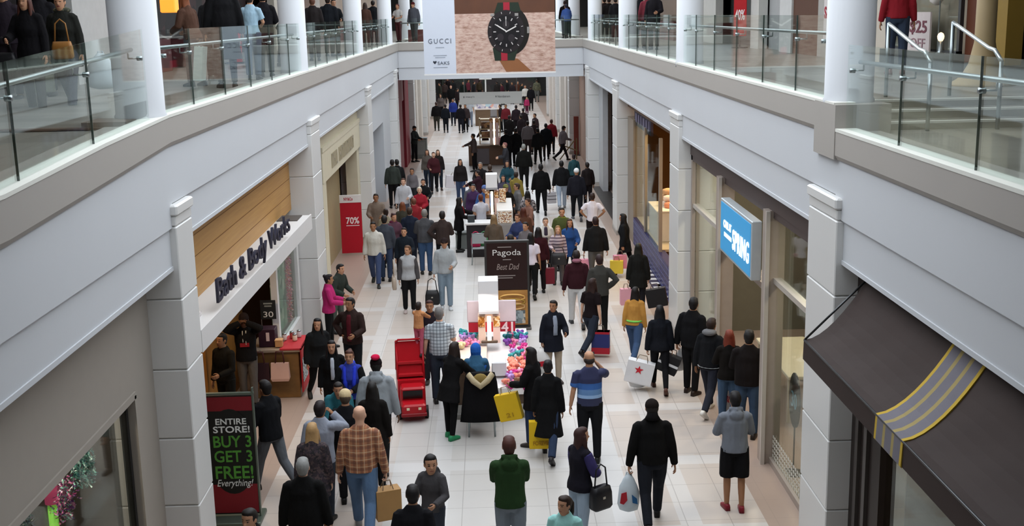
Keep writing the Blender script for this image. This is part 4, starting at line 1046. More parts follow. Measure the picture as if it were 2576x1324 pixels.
def toy_spot(x0, y0, rx, ry, zf):
    for _ in range(60):
        x, y = x0 + rnd.uniform(-rx, rx), y0 + rnd.uniform(-ry, ry); z = zf(x, y)
        if all((x - q[0]) ** 2 + (y - q[1]) ** 2 > .0135 for q in placed): placed.append((x, y)); return (x, y, z)
    return None
deck = lambda x, y: .48 + (y - 19.06) / 2.37 * .47 + .01
flatc = lambda x, y: .90
for (nm_, x0, y0), pal in zip(rows, (('purple', 'magenta', 'pink', 'lilac', 'coral'), ('coral', 'pink', 'coral', 'white', 'magenta'), ('teal', 'lilac', 'coral', 'pink', 'magenta'), ('magenta', 'lilac', 'pink', 'purple', 'coral', 'teal'))):
    for i in range(13):
        p = toy_spot(x0, y0, .17, .26, deck)
        if p is None: continue
        cn = rnd.choice(pal); soft_toy(p, cn, '%s soft toy in the heap on the kiosk counter, %s' % (cn, nm_), '%s soft toys on the kiosk, %s' % (cn, nm_))
for i in range(12):
    p = toy_spot(-.5, 20.75, .16, .45, flatc)
    if p is None: continue
    cn = rnd.choice(('magenta', 'teal', 'cream', 'pink', 'lilac')); soft_toy(p, cn, '%s soft toy on the left counter of the kiosk' % cn, '%s soft toys on the left kiosk counter' % cn)
t = thing('wooden_box', 'small orange wooden box on the left front corner of the kiosk', 'box', (-.55, 19.3, .9))
m = MB(); m.bevbox((0, 0, .04), (.22, .2, .08), .006); obj('box_body', m, flat('c9925a', .5), t)
m = MB(); m.bevbox((0, 0, .085), (.2, .18, .015), .004); obj('lining', m, flat('e8c088', .5), t)

t = thing('advert_panel', 'brown floor standing advert panel reading Pagoda behind the nearest kiosk', 'sign', (.28, 24.9, 0))
m = MB(); m.bevbox((0, .02, 1.0), (.98, .1, 2.0), .01); obj('frame', m, flat('3a3836', .4), t)
m = MB(); m.box((0, -.035, 1.42), (.88, .02, 1.06)); obj('dark_top', m, flat('2a1715', .4), t)
m = MB(); m.box((0, -.035, .5), (.88, .02, .8)); obj('amber_picture', m, wood('ring_picture', '7a4412', 'd09a50', (1.5, 1, 5)), t)
letters('lettering', 'Pagoda', .62, .17, flat('d8d4d0', .5), t, (0, -.048, 1.72), depth=.006)
letters('script', 'Best Dad', .5, .13, flat('9a8a84', .5), t, (.02, -.048, 1.42), depth=.006, font_shear=.3)
for x_, z_, w_ in ((-.05, 1.86, .3), (0, 1.58, .18), (-.05, 1.22, .46), (-.08, 1.17, .4)):
    m = MB(); m.box((x_, -.047, z_), (w_, .006, .02)); obj('fine_print', m, flat('8f8480', .5), t)
for k in range(3):
    m = MB(); m.tube([Vector((math.cos(a) * .28 + .1, -.05, .72 + math.sin(a) * .07 - k * .1)) for a in [j * PI / 8 for j in range(17)]], .022, 6); obj('ring_band', m, flat(('d8a860', 'a8843c', 'caa06a')[k], .3, .4), t, True)
m = MB(); m.box((.2, -.048, .28), (.36, .01, .3)); obj('picture_inset', m, speckle('inset', ['9aa4a8', '5a6468', 'c4b8a8', '7a8488'], 14), t)
m = MB(); m.bevbox((0, .02, .02), (1.02, .34, .04), .01); obj('foot', m, flat('55504c', .4), t)
# second kiosk
t = thing('mall_kiosk', 'second kiosk with a lit post and a white counter in the middle of the corridor', 'kiosk', (-.08, 32.75, 0))
m = MB(); m.bevbox((-.3, .27, .47), (.78, .54, .94), .01); obj('front_cabinet', m, flat('242023', .5), t)
m = MB(); m.bevbox((-.3, .27, .97), (.84, .6, .06), .01); obj('counter_top', m, flat('dad9d8', .4), t)
m = MB(); m.bevbox((.42, 1.2, .47), (.5, 2.4, .94), .01); obj('side_cabinet', m, flat('8a8684', .5), t)
m = MB(); m.bevbox((.42, 1.2, 1.14), (.46, 2.3, .4), .01); obj('display_case', m, flat('d6d2cc', .4), t)
m = MB(); m.box((.42, .04, 1.14), (.38, .02, .32)); obj('case_stock', m, speckle('case_stock', ['e8dcc8', 'c8a078', 'f0ece4', '8a5a40'], 40), t)
m = MB(); m.bevbox((-.55, .2, 1.1), (.2, .2, .2), .01); obj('cash_register', m, flat('3c4246', .4), t)
m = MB(); m.bevbox((0.02, 1.55, .47), (.3, .5, .94), .01); obj('post_cabinet', m, flat('3a3432', .5), t)
tw = thing('lit_post', 'tall lit post with a white box on top on the second kiosk', 'lamp', (-.02, 34.3, 0)); tower(tw, 1.81, .4, .34, LIGHTBAR)
m = MB(); m.bevbox((0, 0, .965), (.4, .3, .06), .01); obj('post_foot', m, WOODK, tw)
m = MB(); m.span(.22, .42, -.1, .02, 1.36, 1.75); obj('picture_strip', m, speckle('kiosk_pics', ['e8c898', 'c08a58', 'f4e8d4', 'a06a4a'], 26), tw)
# third kiosk with shelves
t = thing('mall_kiosk', 'third kiosk with open shelves and a lit post far down the corridor', 'kiosk', (-.2, 53.6, 0))
m = MB(); m.bevbox((0, .9, .44), (1.7, 2.0, .88), .01); obj('cabinet', m, wood('kiosk3_wood', '4e3424', '6e4c30', (1, 2, 3)), t)
m = MB(); m.bevbox((-.25, -.12, .42), (.7, .06, .72), .01); obj('grey_panel', m, flat('6a6264', .5), t)
m = MB(); m.bevbox((0, .9, .91), (1.76, 2.06, .05), .01); obj('counter_top', m, flat('9a8a7a', .4), t)
m = MB()
for x in (-.32, .62): m.box((x, .9, 1.5), (.05, .5, 1.2))
for z in (1.2, 1.6, 2.05): m.box((.15, .9, z), (1.0, .5, .04))
obj('shelf_frame', m, flat('d8c8a4', .5), t)
m = MB(); m.box((.15, .9, 1.35), (.8, .3, .25)); m.box((.1, .9, 1.78), (.7, .3, .28)); obj('shelf_stock', m, speckle('k3stock', ['6a4a30', '3a2a20', 'a88458', '8a6040'], 7), t)
m = MB(); m.bevbox((.6, -.05, 1.1), (.42, .2, .36), .01); obj('pink_case', m, flat('d8a8a8', .5), t)
tw = thing('lit_post', 'thin lit post with a small white box on the third kiosk', 'lamp', (.15, 53.3, 0)); tower(tw, 2.3, .3, .3, LIGHTBAR)
m = MB(); m.bevbox((0, 0, .955), (.4, .3, .05), .01); obj('post_foot', m, WOODK, tw)
t = thing('mall_kiosk', 'fourth kiosk with a wooden front just beyond the direction sign', 'kiosk', (-.15, 73.0, 0))
m = MB(); m.bevbox((0, .9, .5), (1.6, 1.8, 1.0), .01); obj('cabinet', m, wood('kiosk4_wood', '5a4430', '765c40', (1, 2, 3)), t)
m = MB(); m.bevbox((0, .9, 1.03), (1.66, 1.86, .06), .01); obj('counter_top', m, flat('d8ccc4', .4), t)
m = MB(); m.box((0, .9, 1.25), (1.4, 1.2, .36)); obj('stock', m, speckle('k4stock', ['e0a898', 'c8c4cc', '8a86a4', 'e8dcd4', 'b8d0d8'], 5), t)
t = thing('mall_kiosk', 'farthest kiosk with a white lit sign above the direction sign', 'kiosk', (-.3, 84.0, 0))
m = MB(); m.bevbox((0, .5, .5), (1.3, 1.2, 1.0), .01); obj('cabinet', m, flat('7a6a58', .5), t)
m = MB(); m.bevbox((0, .5, 2.5), (.9, .2, .5), .01); m.bevbox((0, .5, 1.7), (.1, .1, 1.2), .01); obj('sign_tower', m, flat('dcdcd8', .5), t)

# the grey litter bins
def bin_(lbl, loc, w, d, h, c):
    t = thing('litter_bin', lbl, 'bin', loc)
    m = MB(); m.bevbox((0, 0, h / 2 - .03), (w, d, h - .06), .02); obj('bin_body', m, flat(c, .5), t)
    m = MB(); m.bevbox((0, 0, h - .03), (w + .03, d + .03, .06), .015); obj('lid', m, flat('6a6e6c', .4), t)
    m = MB(); m.box((0, -d / 2 - .004, h * .5), (w * .7, .008, h * .6)); obj('front_panel', m, flat('8a8f8c', .4), t)
bin_('square grey litter bin by the red shop front on the left', (-3.45, 57.0, 0), .62, .5, 1.0, '7c827e')
bin_('low grey litter bin beside the second kiosk', (-.95, 34.2, 0), .36, .36, .5, '8f9694')
# folding stand by the right pale shop
t = thing('folding_stand', 'folding barrier leaning by the pink shop front on the right', 'barrier', (3.75, 55.0, 0))
m = MB(); m.tube([(-.5, 0, .0), (.2, 0, .9)], .03, 6); m.tube([(.3, 0, 0), (.3, 0, 1.0)], .03, 6); obj('legs', m, flat('7a6a4a', .6), t)
m = MB(); m.tube([(-.55, 0, .75), (.35, 0, .4)], .03, 6); obj('cross_bar', m, flat('7a6a4a', .6), t)
t = thing('upright_board', 'narrow red brown board leaning by the pink shop front on the right', 'board', (4.15, 56.5, 0))
m = MB(); m.box((0, 0, .95), (.24, .08, 1.9)); obj('board', m, flat('7a3a30', .6), t)
m = MB(); m.bevbox((0, 0, .02), (.36, .3, .04), .01); obj('foot', m, DARKST, t)

# ================================================================ chairs, cart, bags on chairs
def chair(lbl, loc, rz, seatcol, sh=.45):
    t = thing('metal_chair', lbl, 'chair', loc, rz); t.scale = (1, 1, sh / .45)
    for a in (-.2, .2):
        for b_ in (-.2, .2):
            m = MB(); m.tube([(a * 1.08, b_ * 1.1, 0), (a, b_, .45)], .016, 8); obj('leg', m, STEEL, t, True)
    m = MB(); m.bevbox((0, 0, .465), (.44, .44, .05), .02); obj('seat', m, flat(seatcol, .6), t)
    m = MB(); m.tube([(-.2, -.2, .45), (-.2, -.24, .9), (.2, -.24, .9), (.2, -.2, .45)], .014, 8); obj('back_frame', m, STEEL, t, True)
    m = MB(); m.bevbox((0, -.235, .75), (.4, .03, .28), .01); obj('backrest', m, flat(seatcol, .6), t)
    return t
P_H = at_z(1215, 1075, 0)
chair('grey metal chair under the seated woman in a blue headscarf', (-.27, 18.42, 0), 0, '5a5a5c', .55)
t = thing('draped_coat', 'black coat with a fur trimmed hood draped over the seated woman\'s chair', 'coat', (-.27, 18.2, .03)); t.scale = (1, 1, 1.2)
m = MB()
rings = []
for z, w, d in ((.22, .34, .06), (.4, .33, .07), (.6, .3, .07), (.78, .26, .07), (.92, .22, .06)):
    rings.append([Vector((math.cos(a) * w + .015 * math.sin(a * 5 + z * 9), math.sin(a) * d - .07, z)) for a in [k * PI / 10 for k in range(20)]])
m.loft(rings); obj('coat_body', m, cloth('131214'), t, True)
m = MB(); m.tube([(-.2, -.15, .92), (-.12, -.2, .84), (0, -.2, .76), (.12, -.2, .84), (.2, -.15, .92)], .045, 8); obj('fur_trim', m, flat('b8a888', .9, 0, .3, 40), t, True)
m = MB(); m.ell((0, -.16, .85), (.12, .04, .08), 10, 6); obj('hood_lining', m, flat('8a7440', .8), t, True)
P2 = at_z(1207, 668, 0)
chair('grey metal chair with pink and green bags by the second kiosk', (-.40, 31.9, 0), 0, '9aa0a2')

t = thing('toy_truck_cart', 'red toy truck shopping cart in the middle of the floor', 'cart', (-1.53, 19.75, 0), .12)
RED = flat('b3141f', .3, 0, .06)
m = MB(); m.bevbox((0, -.62, .22), (.42, .34, .2), .03); m.bevbox((0, -.36, .36), (.42, .3, .36), .03); obj('truck_nose', m, RED, t)
m = MB(); m.prism([(-.24, .12), (.62, .12), (.66, .52), (.3, .6), (-.2, .58)], 'x', -.24, .24); obj('truck_body', m, RED, t)
m = MB(); m.box((0, -.518, .42), (.34, .02, .14)); obj('windscreen', m, flat('14100f', .2), t)
m = MB(); m.prism([(-.05, .55), (.02, .55), (.2, 1.18), (.14, 1.2)], 'x', -.23, .23); m.prism([(-.12, .62), (.1, .62), (.1, .66), (-.12, .66)], 'x', -.22, .22); m.prism([(-.02, .82), (.16, .82), (.16, .86), (-.02, .86)], 'x', -.22, .22); obj('seat_back', m, RED, t)
for x in (-.23, .23):
    m = MB(); m.tube([(x, -.1, .58), (x, .16, 1.2), (x, .6, .55)], .022, 8); obj('side_frame', m, RED, t, True)
    for y in (-.55, .45):
        m = MB(); m.tube([(x - .03, y, .11), (x + .03, y, .11)], .11, 14); obj('wheel', m, flat('1c1a1a', .6), t, True)
m = MB(); m.tube([(-.23, .14, 1.18), (-.2, .1, 1.24), (.2, .1, 1.24), (.23, .14, 1.18)], .02, 8); obj('push_handle', m, RED, t, True)
m = MB(); m.box((-.1, -.797, .25), (.05, .012, .04)); m.box((.1, -.797, .25), (.05, .012, .04)); obj('headlight', m, flat('e8dcb8', .2), t)
m = MB(); m.bevbox((0, -.78, .14), (.44, .06, .06), .01); obj('bumper', m, flat('8a0f18', .4), t)
t2 = thing('flag_pole', 'thin red flag pole standing at the back of the toy truck cart', 'pole', (-1.32, 20.05, .55))
m = MB(); m.cyl((0, 0, 0), (0, 0, 1.15), .012, 8); obj('pole', m, RED, t2, True)
# ================================================================ people
SKIN = {'A': 'd2a68c', 'B': 'b98a6c', 'C': '9c7052', 'D': '6a4834'}
def skin(k): return flat(SKIN[k], .55, 0, .05, 9, .3)
EYE = flat('1c1512', .3, 0, 0); LIP = flat('8a4a44', .5, 0, 0)
PATT = {}
def mute(c):
    r, g, b = (int(c[i:i + 2], 16) for i in (0, 2, 4)); l = .3 * r + .55 * g + .15 * b; k = .74
    return '%02x%02x%02x' % tuple(int(l + (v - l) * k) for v in (r, g, b))
def fabric(c):
    if not c.startswith('@'): return cloth(mute(c))
    return {'@plaid': lambda: plaid('plaid_shirt', 'a8704e', '643f34', 'd6c09c', 11, 11),
            '@check': lambda: plaid('check_shirt', 'c8d2d8', '39404c', '39404c', 17, 17),
            '@polo': lambda: stripes('polo_bands', [(0, '2b3050'), (.2, '8fb0d8'), (.29, '5a7fae'), (.44, '2c5a9c'), (.60, '262a4e')], 1.75, 2, .8, -1.62),
            '@camo': lambda: speckle('camo', ['3c4030', '5a5a40', '2c3026', '6a6650'], 34, .85),
            '@knit': lambda: speckle('knit', ['5c585c', '8a868a', '3a383c', 'b0acb0'], 26, .85),
            '@stripe': lambda: stripes('striped_top', [(0, '6a5a66'), (.5, 'b8a8ac')], 11, 2, .85),
            '@floral': lambda: speckle('dark_floral', ['2a2228', '342830', '4a3a3a', '1c181c'], 40, .85)}[c]()
def ering(c, rx, ry, n=14):
    return [Vector((c[0] + math.cos(t * 2 * PI / n) * rx, c[1] + math.sin(t * 2 * PI / n) * ry, c[2])) for t in range(n)]
POSES = {'s': (3, 3, -3, 4, 2, .0), 'w': (21, 5, -17, 24, 4, 0), 'v': (-17, 24, 21, 5, 4, 0), 'b': (4, 4, -4, 6, 38, 0), 'l': (4, 3, -4, 5, 14, 0), 't': (84, 82, 84, 82, 10, 1), 'W': (29, 8, -25, 30, 6, 0)}
ARMS = {  # wrist target for the right arm in the torso frame, elbow hint, finger curl
    'd': ((.265, .03, .86), (.3, -1, 0), 22), 'c': ((.275, .0, .86), (.4, -1, 0), 62), 'n': ((.25, .24, .90), (.4, -1, -.2), 22), 'm': ((.26, -.20, .89), (.4, -.6, 0), 22),
    'f': ((.07, .25, 1.06), (.8, -.5, -.3), 35), 'e': ((.17, .32, 1.10), (.5, -1, -.4), 45), 'p': ((.12, .20, 1.50), (.8, .1, -1), 50), 'k': ((.19, .04, 1.02), (1, -.5, 0), 30),
    'x': ((-.06, .22, 1.17), (.9, .2, -.5), 30), 'r': ((.17, .50, 1.16), (.5, -.6, -.6), 30), 'h': ((.07, .15, 1.60), (1, .3, -.4), 30), 'u': ((.12, .30, 1.30), (.8, -.3, -.6), 50), 'g': ((.15, .38, .95), (.6, -.8, -.2), 55)}
def head_profile():
    return [(-.06, .048, .052, -.005), (-.02, .05, .055, .0), (.0, .046, .05, .022), (.02, .054, .064, .02), (.05, .064, .078, .012), (.09, .072, .09, .004), (.125, .076, .097, -.002), (.16, .076, .098, -.006), (.19, .067, .087, -.008), (.212, .043, .058, -.008), (.225, .008, .01, -.008)]
def hand_mesh(m, W, d, side, curl, sc=1.0):
    """palm, four fingers and a thumb in a frame whose z axis points along the forearm"""
    z = d.normalized(); inward = Vector((-side, 0, 0)); y = (inward - z * inward.dot(z))
    if y.length < .1: y = Vector((0, 1, 0)) - z * z.y
    y.normalize(); x = y.cross(z)
    if x.y < 0 and abs(z.z) > .5: x = -x
    F = lambda a, b, c: W + (x * a + y * b + z * c) * sc
    rings = []
    for c, w, t in ((-.03, .024, .02), (.0, .028, .018), (.03, .038, .016), (.07, .042, .014), (.088, .038, .011)):
        rings.append([F(math.cos(k * PI / 4) * w, math.sin(k * PI / 4) * t, c) for k in range(8)])
    m.loft(rings)
    cr = math.radians(curl)
    for off, ln in ((.030, .060), (.0105, .072), (-.0095, .068), (-.029, .052)):
        p = (off, 0.0, .084); ang = cr * .4; pts = [F(*p)]
        for seg in (.45, .32, .25):
            p = (p[0], p[1] + math.sin(ang) * ln * seg * 1.25, p[2] + math.cos(ang) * ln * seg * 1.25); pts.append(F(*p)); ang += cr
        m.tube(pts, [.0092 * sc, .0088 * sc, .008 * sc, .006 * sc], 6)
    m.tube([F(.03, .006, .02), F(.052, .016, .045), F(.056, .03, .07), F(.05, .04, .09)], [.012 * sc, .0105 * sc, .0095 * sc, .007 * sc], 6)
GEO = {}
def geometry(pose, aL, aR, build, top, bot, hair, turn, lod):
    """meshes of one figure 1.75 m tall facing +y; returns {part: (MB, remesh?)} and anchors"""
    key = (pose, aL, aR, build, top, bot, hair, turn, lod)
    if key in GEO: return GEO[key]
    fem = build == 'f'; kid = build == 'k'; big = build == 'l'
    sh = {'m': 1.0, 'f': .88, 'l': 1.1, 'k': .86}[build]; wa = {'m': 1.0, 'f': .9, 'l': 1.16, 'k': .95}[build]; hp = {'m': 1.0, 'f': 1.03, 'l': 1.08, 'k': .92}[build]
    hs = 1.18 if kid else (.97 if fem else 1.0)
    lA, kA, rA, kB, lean, seated = POSES[pose]
    pel = .95
    legs = []
    for sx, a, k in ((-1, lA, kA), (1, rA, kB)):
        a, k = math.radians(a), math.radians(k)
        H = Vector((sx * .092 * hp, 0, .92)); K = H + Vector((sx * .004, math.sin(a) * .43, -math.cos(a) * .43)); A = K + Vector((0, math.sin(a - k) * .42, -math.cos(a - k) * .42))
        legs.append([H, K, A, a - k])
    dz = .08 - min(l[2].z for l in legs)
    sh_v = Vector((0, 0, dz))
    for l in legs: l[0] += sh_v; l[1] += sh_v; l[2] += sh_v
    hipc = Vector((0, 0, pel + dz))
    T = Matrix.Translation(hipc) @ Matrix.Rotation(-math.radians(lean), 4, 'X') @ Matrix.Translation(Vector((0, 0, -pel)))
    hz = 1.508 if not kid else 1.47
    HT = T @ Matrix.Translation(Vector((0, .02, hz))) @ Matrix.Rotation(math.radians(lean * .75), 4, 'X') @ Matrix.Rotation(math.radians(turn), 4, 'Z') @ Matrix.Scale(hs, 4)
    def tr(M, rings): return [[M @ p for p in r] for r in rings]
    n = 14 if lod == 0 else 10
    # ---- arms
    arms = []
    for sx, code in ((-1, aL), (1, aR)):
        tg, hint, curl = ARMS[code]
        S = Vector((sx * .168 * sh, -.01, 1.402)); Wt = Vector((sx * tg[0] * (sh if tg[0] > .2 else 1), tg[1], tg[2])); hn = Vector((sx * hint[0], hint[1], hint[2]))
        L1, L2 = .29, .255
        D = Wt - S; dist = min(D.length, L1 + L2 - .004); D.normalize(); Wp = S + D * dist
        a = (L1 * L1 - L2 * L2 + dist * dist) / (2 * dist); hh = math.sqrt(max(0, L1 * L1 - a * a))
        pv = hn - D * hn.dot(D); pv.normalize(); E = S + D * a + pv * hh
        arms.append((T @ S, T @ E, T @ Wp, curl, sx))
    # ---- body
    b = MB()
    prof = [(.84, .12 * hp, .10), (.92, .163 * hp, .118), (1.02, .15 * wa, .108 * wa), (1.10, .143 * wa, .104 * wa), (1.22, .158 * sh, .112), (1.32, .164 * sh, .112), (1.39, .150 * sh, .096), (1.44, .105 * sh, .075), (1.485, .062, .06), (1.53, .054, .057), (1.60, .05, .055)]
    b.loft(tr(T, [ering((0, 0, z), rx, ry, n) for z, rx, ry in prof]))
    b.loft(tr(HT, [ering((0, yo, z), rx, ry, n) for z, rx, ry, yo in head_profile()]))
    R3 = HT.to_3x3()
    b.ell(HT @ Vector((0, .098, .085)), (.013 * hs, .018 * hs, .02 * hs), 8, 6, rot=HT.to_quaternion().to_matrix())
    for sx in (-1, 1): b.ell(HT @ Vector((sx * .077, -.008, .1)), (.012 * hs, .02 * hs, .032 * hs), 8, 6, rot=HT.to_quaternion().to_matrix())
    ws = .9 if fem or kid else 1.0
    for S, E, W, cu, sx in arms: b.tube([S, S.lerp(E, .5), E, E.lerp(W, .4), W], [.05 * ws, .045 * ws, .04 * ws, .038 * ws, .027 * ws], 8)
    for H, K, A, _ in legs: b.tube([H + Vector((0, 0, .03)), H.lerp(K, .4), K, K.lerp(A, .35), A], [.088, .076 * hp, .054, .053, .036], 8)
    hands = MB(); anch = []
    for S, E, W, cu, sx in arms:
        d = (W - E).normalized()
        if cu == 62: d = (d * .4 + Vector((0, 0, -1))).normalized()
        hand_mesh(hands, W, d, sx, cu, .95 if ws == 1 else .86)
        anch.append(W + d * .10)
    parts = {'body': (b, hands)}
    # ---- upper clothing
    g, hem, slv = {'jk': (.034, .86, 1), 'cl': (.036, .45, 1), 'cm': (.036, .68, 1), 'hd': (.03, .88, 1), 'ts': (.014, .90, 0), 'sw': (.022, .90, 1), 'pf': (.052, .80, 1), 'sc': (.03, .86, 1), 'vs': (.036, .86, 2)}[top]
    t = MB(); rings = []
    if hem < .84:
        rings = [ering((0, 0, hem), (.168 + g) * hp + (.84 - hem) * .13, .118 + g + (.84 - hem) * .14, n), ering((0, 0, (hem + .84) / 2), (.168 + g) * hp + (.84 - hem) * .05, .12 + g + (.84 - hem) * .05, n)]
    rings += [ering((0, 0, max(hem, .84)), (.165 + g) * hp, .12 + g, n), ering((0, 0, .94), (.163 + g) * hp, .118 + g, n), ering((0, 0, 1.04), (.152 + g) * wa, (.11 + g) * wa, n), ering((0, 0, 1.12), (.148 + g) * wa, (.108 + g) * wa, n), ering((0, .004 if not fem else .014, 1.23), (.160 + g) * sh, .114 + g + (.012 if fem else 0), n), ering((0, 0, 1.32), (.164 + g * .8) * sh, .112 + g, n), ering((0, 0, 1.39), (.150 + g * .6) * sh, .097 + g * .7, n), ering((0, -.006, 1.45), (.112 + g * .5) * sh, .082 + g * .5, n), ering((0, -.008, 1.498), .072 + g * .4, .07 + g * .4, n)]
    t.loft(tr(T, rings))
    if top in ('hd', 'jk', 'pf', 'cm', 'cl', 'sc'):
        t.loft(tr(T, [ering((0, -.008, 1.47), .088, .082, n), ering((0, -.012, 1.515), .082, .078, n)]))
    if top == 'hd':
        t.ell(T @ Vector((0, -.105, 1.43)), (.105, .055, .075), 10, 7); t.tube([T @ Vector((-.085, -.03, 1.50)), T @ Vector((0, -.1, 1.515)), T @ Vector((.085, -.03, 1.50))], .036, 8)
    sl = t if slv != 2 else MB()
    for S, E, W, cu, sx in arms:
        t.ell(S - Vector((sx * .012, 0, .012)), (.058 + g * .4, .064 + g * .5, .056 + g * .35), 9, 6)
        if slv: sl.tube([S, S.lerp(E, .5), E, E.lerp(W, .5), W + (W - E).normalized() * .01], [.056 + g * .45, .054 + g * .6, .048 + g * .65, .044 + g * .65, .036 + g * .6], 9)
        else: sl.tube([S, S.lerp(E, .75)], [.06 + g * .8, .058 + g], 9)
    parts['top'] = (t, None)
    if slv == 2: parts['sleeves'] = (sl, None)
    # ---- lower clothing
    p = MB(); gl = {'pt': .012, 'jn': .016, 'lg': .004, 'sh': .03, 'sk': .02, 'bt': .004}[bot]
    p.loft([ering((0, 0, z + dz), rx * hp, ry, n) for z, rx, ry in ((.83, .13, .105), (.88, .168, .126), (.94, .164, .122), (1.0, .15, .112))] if not seated else tr(T, [ering((0, 0, z), rx * hp, ry, n) for z, rx, ry in ((.83, .13, .105), (.88, .168, .126), (.94, .164, .122), (1.0, .15, .112))]))
    if bot == 'sk':
        p.loft([ering((0, 0, .5 + dz), .23, .2, n), ering((0, 0, .9 + dz), .17 * hp, .13, n)])
    for H, K, A, _ in legs:
        q = [H + Vector((0, 0, .02)), H.lerp(K, .5), K, K.lerp(A, .35), K.lerp(A, .97)]; r = [.092 + gl, .08 * hp + gl, .06 + gl * 1.2, .058 + gl, .042 + gl * 1.5]
        if bot == 'sh': q, r = q[:2] + [H.lerp(K, .97)], [.095 + gl * .5, .088 + gl, .085 + gl]
        if bot == 'sk': q, r = q[:2], [.09, .08]
        p.tube(q, r, 9)
    parts['legs'] = (p, None)
    if bot == 'bt':
        q = MB()
        for H, K, A, _ in legs: q.tube([K.lerp(A, .22), K.lerp(A, .5), A], [.066, .062, .05], 9)
        parts['boots'] = (q, 'raw')
    # ---- shoes
    for nm_, (H, K, A, ang) in zip(('shoeL', 'shoeR'), legs):
        s_ = MB(); pitch = max(-.75, min(.2, ang * .9)) if not seated else 0
        if A.z < .1: pitch = 0 if not (pose in 'wvW' and A.y > 0) else 0
        R = Matrix.Rotation(pitch, 3, 'X'); outw = math.radians(-8 if H.x < 0 else 8); R = Matrix.Rotation(-outw, 3, 'Z') @ R
        rr = []
        for y, w, h_ in ((-.075, .028, .07), (-.06, .036, .085), (0, .04, .095), (.05, .043, .07), (.11, .046, .052), (.155, .04, .04), (.178, .016, .028)):
            rr.append([A + R @ Vector(v) for v in ((-w, y, -.078), (w, y, -.078), (w, y, h_ * .35 - .06), (w * .72, y, h_ - .075), (-w * .72, y, h_ - .075), (-w, y, h_ * .35 - .06))])
        s_.loft(rr); parts[nm_] = (s_, 'raw')
    # ---- hair and head wear
    h = MB(); e = lambda c, r: h.ell(HT @ Vector(c), tuple(v * hs for v in r), 12, 8, rot=HT.to_quaternion().to_matrix()); how = 'raw'
    cap = None
    if hair in ('sh', 'lo', 'bn', 'po', 'cp'):
        e(*(((0, -.02, .132), (.087, .102, .101)) if hair != 'cp' else ((0, -.026, .108), (.084, .094, .088))))
        e((0, -.045, .07), (.068, .055, .065))
        if hair != 'cp': e((0, .012, .195), (.073, .072, .042))
        how = None
    if hair == 'lo':
        h.loft(tr(HT, [ering((0, -.03, .13), .088, .08, n), ering((0, -.05, .02), .096, .062, n), ering((0, -.075, -.08), .105, .05, n), ering((0, -.09, -.18), .098, .042, n), ering((0, -.092, -.27), .06, .024, n)]))
        for sx in (-1, 1): h.loft(tr(HT, [ering((sx * .075, .005, .12), .02, .04, 8), ering((sx * .085, .02, .0), .026, .035, 8), ering((sx * .095, .03, -.14), .022, .025, 8)]))
    if hair == 'bn': e((0, -.1, .19), (.045, .045, .045))
    if hair == 'po': h.tube([HT @ Vector(q) for q in ((0, -.1, .16), (0, -.15, .08), (0, -.15, -.05), (0, -.12, -.17))], [.03 * hs, .036 * hs, .032 * hs, .012 * hs], 8)
    if hair == 'br': e((0, -.03, .085), (.085, .085, .06)); how = None
    if hair == 'be': e((0, -.012, .155), (.09, .106, .088)); h.loft(tr(HT, [ering((0, -.01, .115), .09, .106, n), ering((0, -.01, .15), .094, .11, n)])); how = None
    if hair == 'hd': e((0, -.028, .11), (.108, .112, .135)); h.loft(tr(HT, [ering((0, -.04, .06), .105, .1, n), ering((0, -.03, -.07), .125, .1, n)])); how = None
    if hair == 'hj':
        e((0, -.022, .118), (.1, .098, .122)); h.loft(tr(HT, [ering((0, -.03, .08), .098, .09, n), ering((0, -.01, .0), .09, .085, n), ering((0, -.01, -.1), .15, .115, n), ering((0, -.03, -.19), .2, .135, n), ering((0, -.05, -.26), .17, .11, n)])); how = None
    if hair != 'ba': parts['hair'] = (h, how)
    if hair == 'cp':
        c = MB(); c.ell(HT @ Vector((0, -.01, .145)), (.092 * hs, .106 * hs, .09 * hs), 12, 8, rot=HT.to_quaternion().to_matrix())
        c.loft(tr(HT, [[Vector((x, y, .155 + dz_ - .02 * (y > .12))) for x, y in ((-.07, .06), (-.06, .13), (-.025, .17), (.025, .17), (.06, .13), (.07, .06))] for dz_ in (0, .012)]))
        parts['cap'] = (c, None)
    top_pt = HT @ Vector((0, -.008, .235))
    G = dict(parts=parts, anch=anch, head=top_pt, HT=HT, T=T, lod=lod, mesh={}, hs=hs)
    GEO[key] = G
    return G
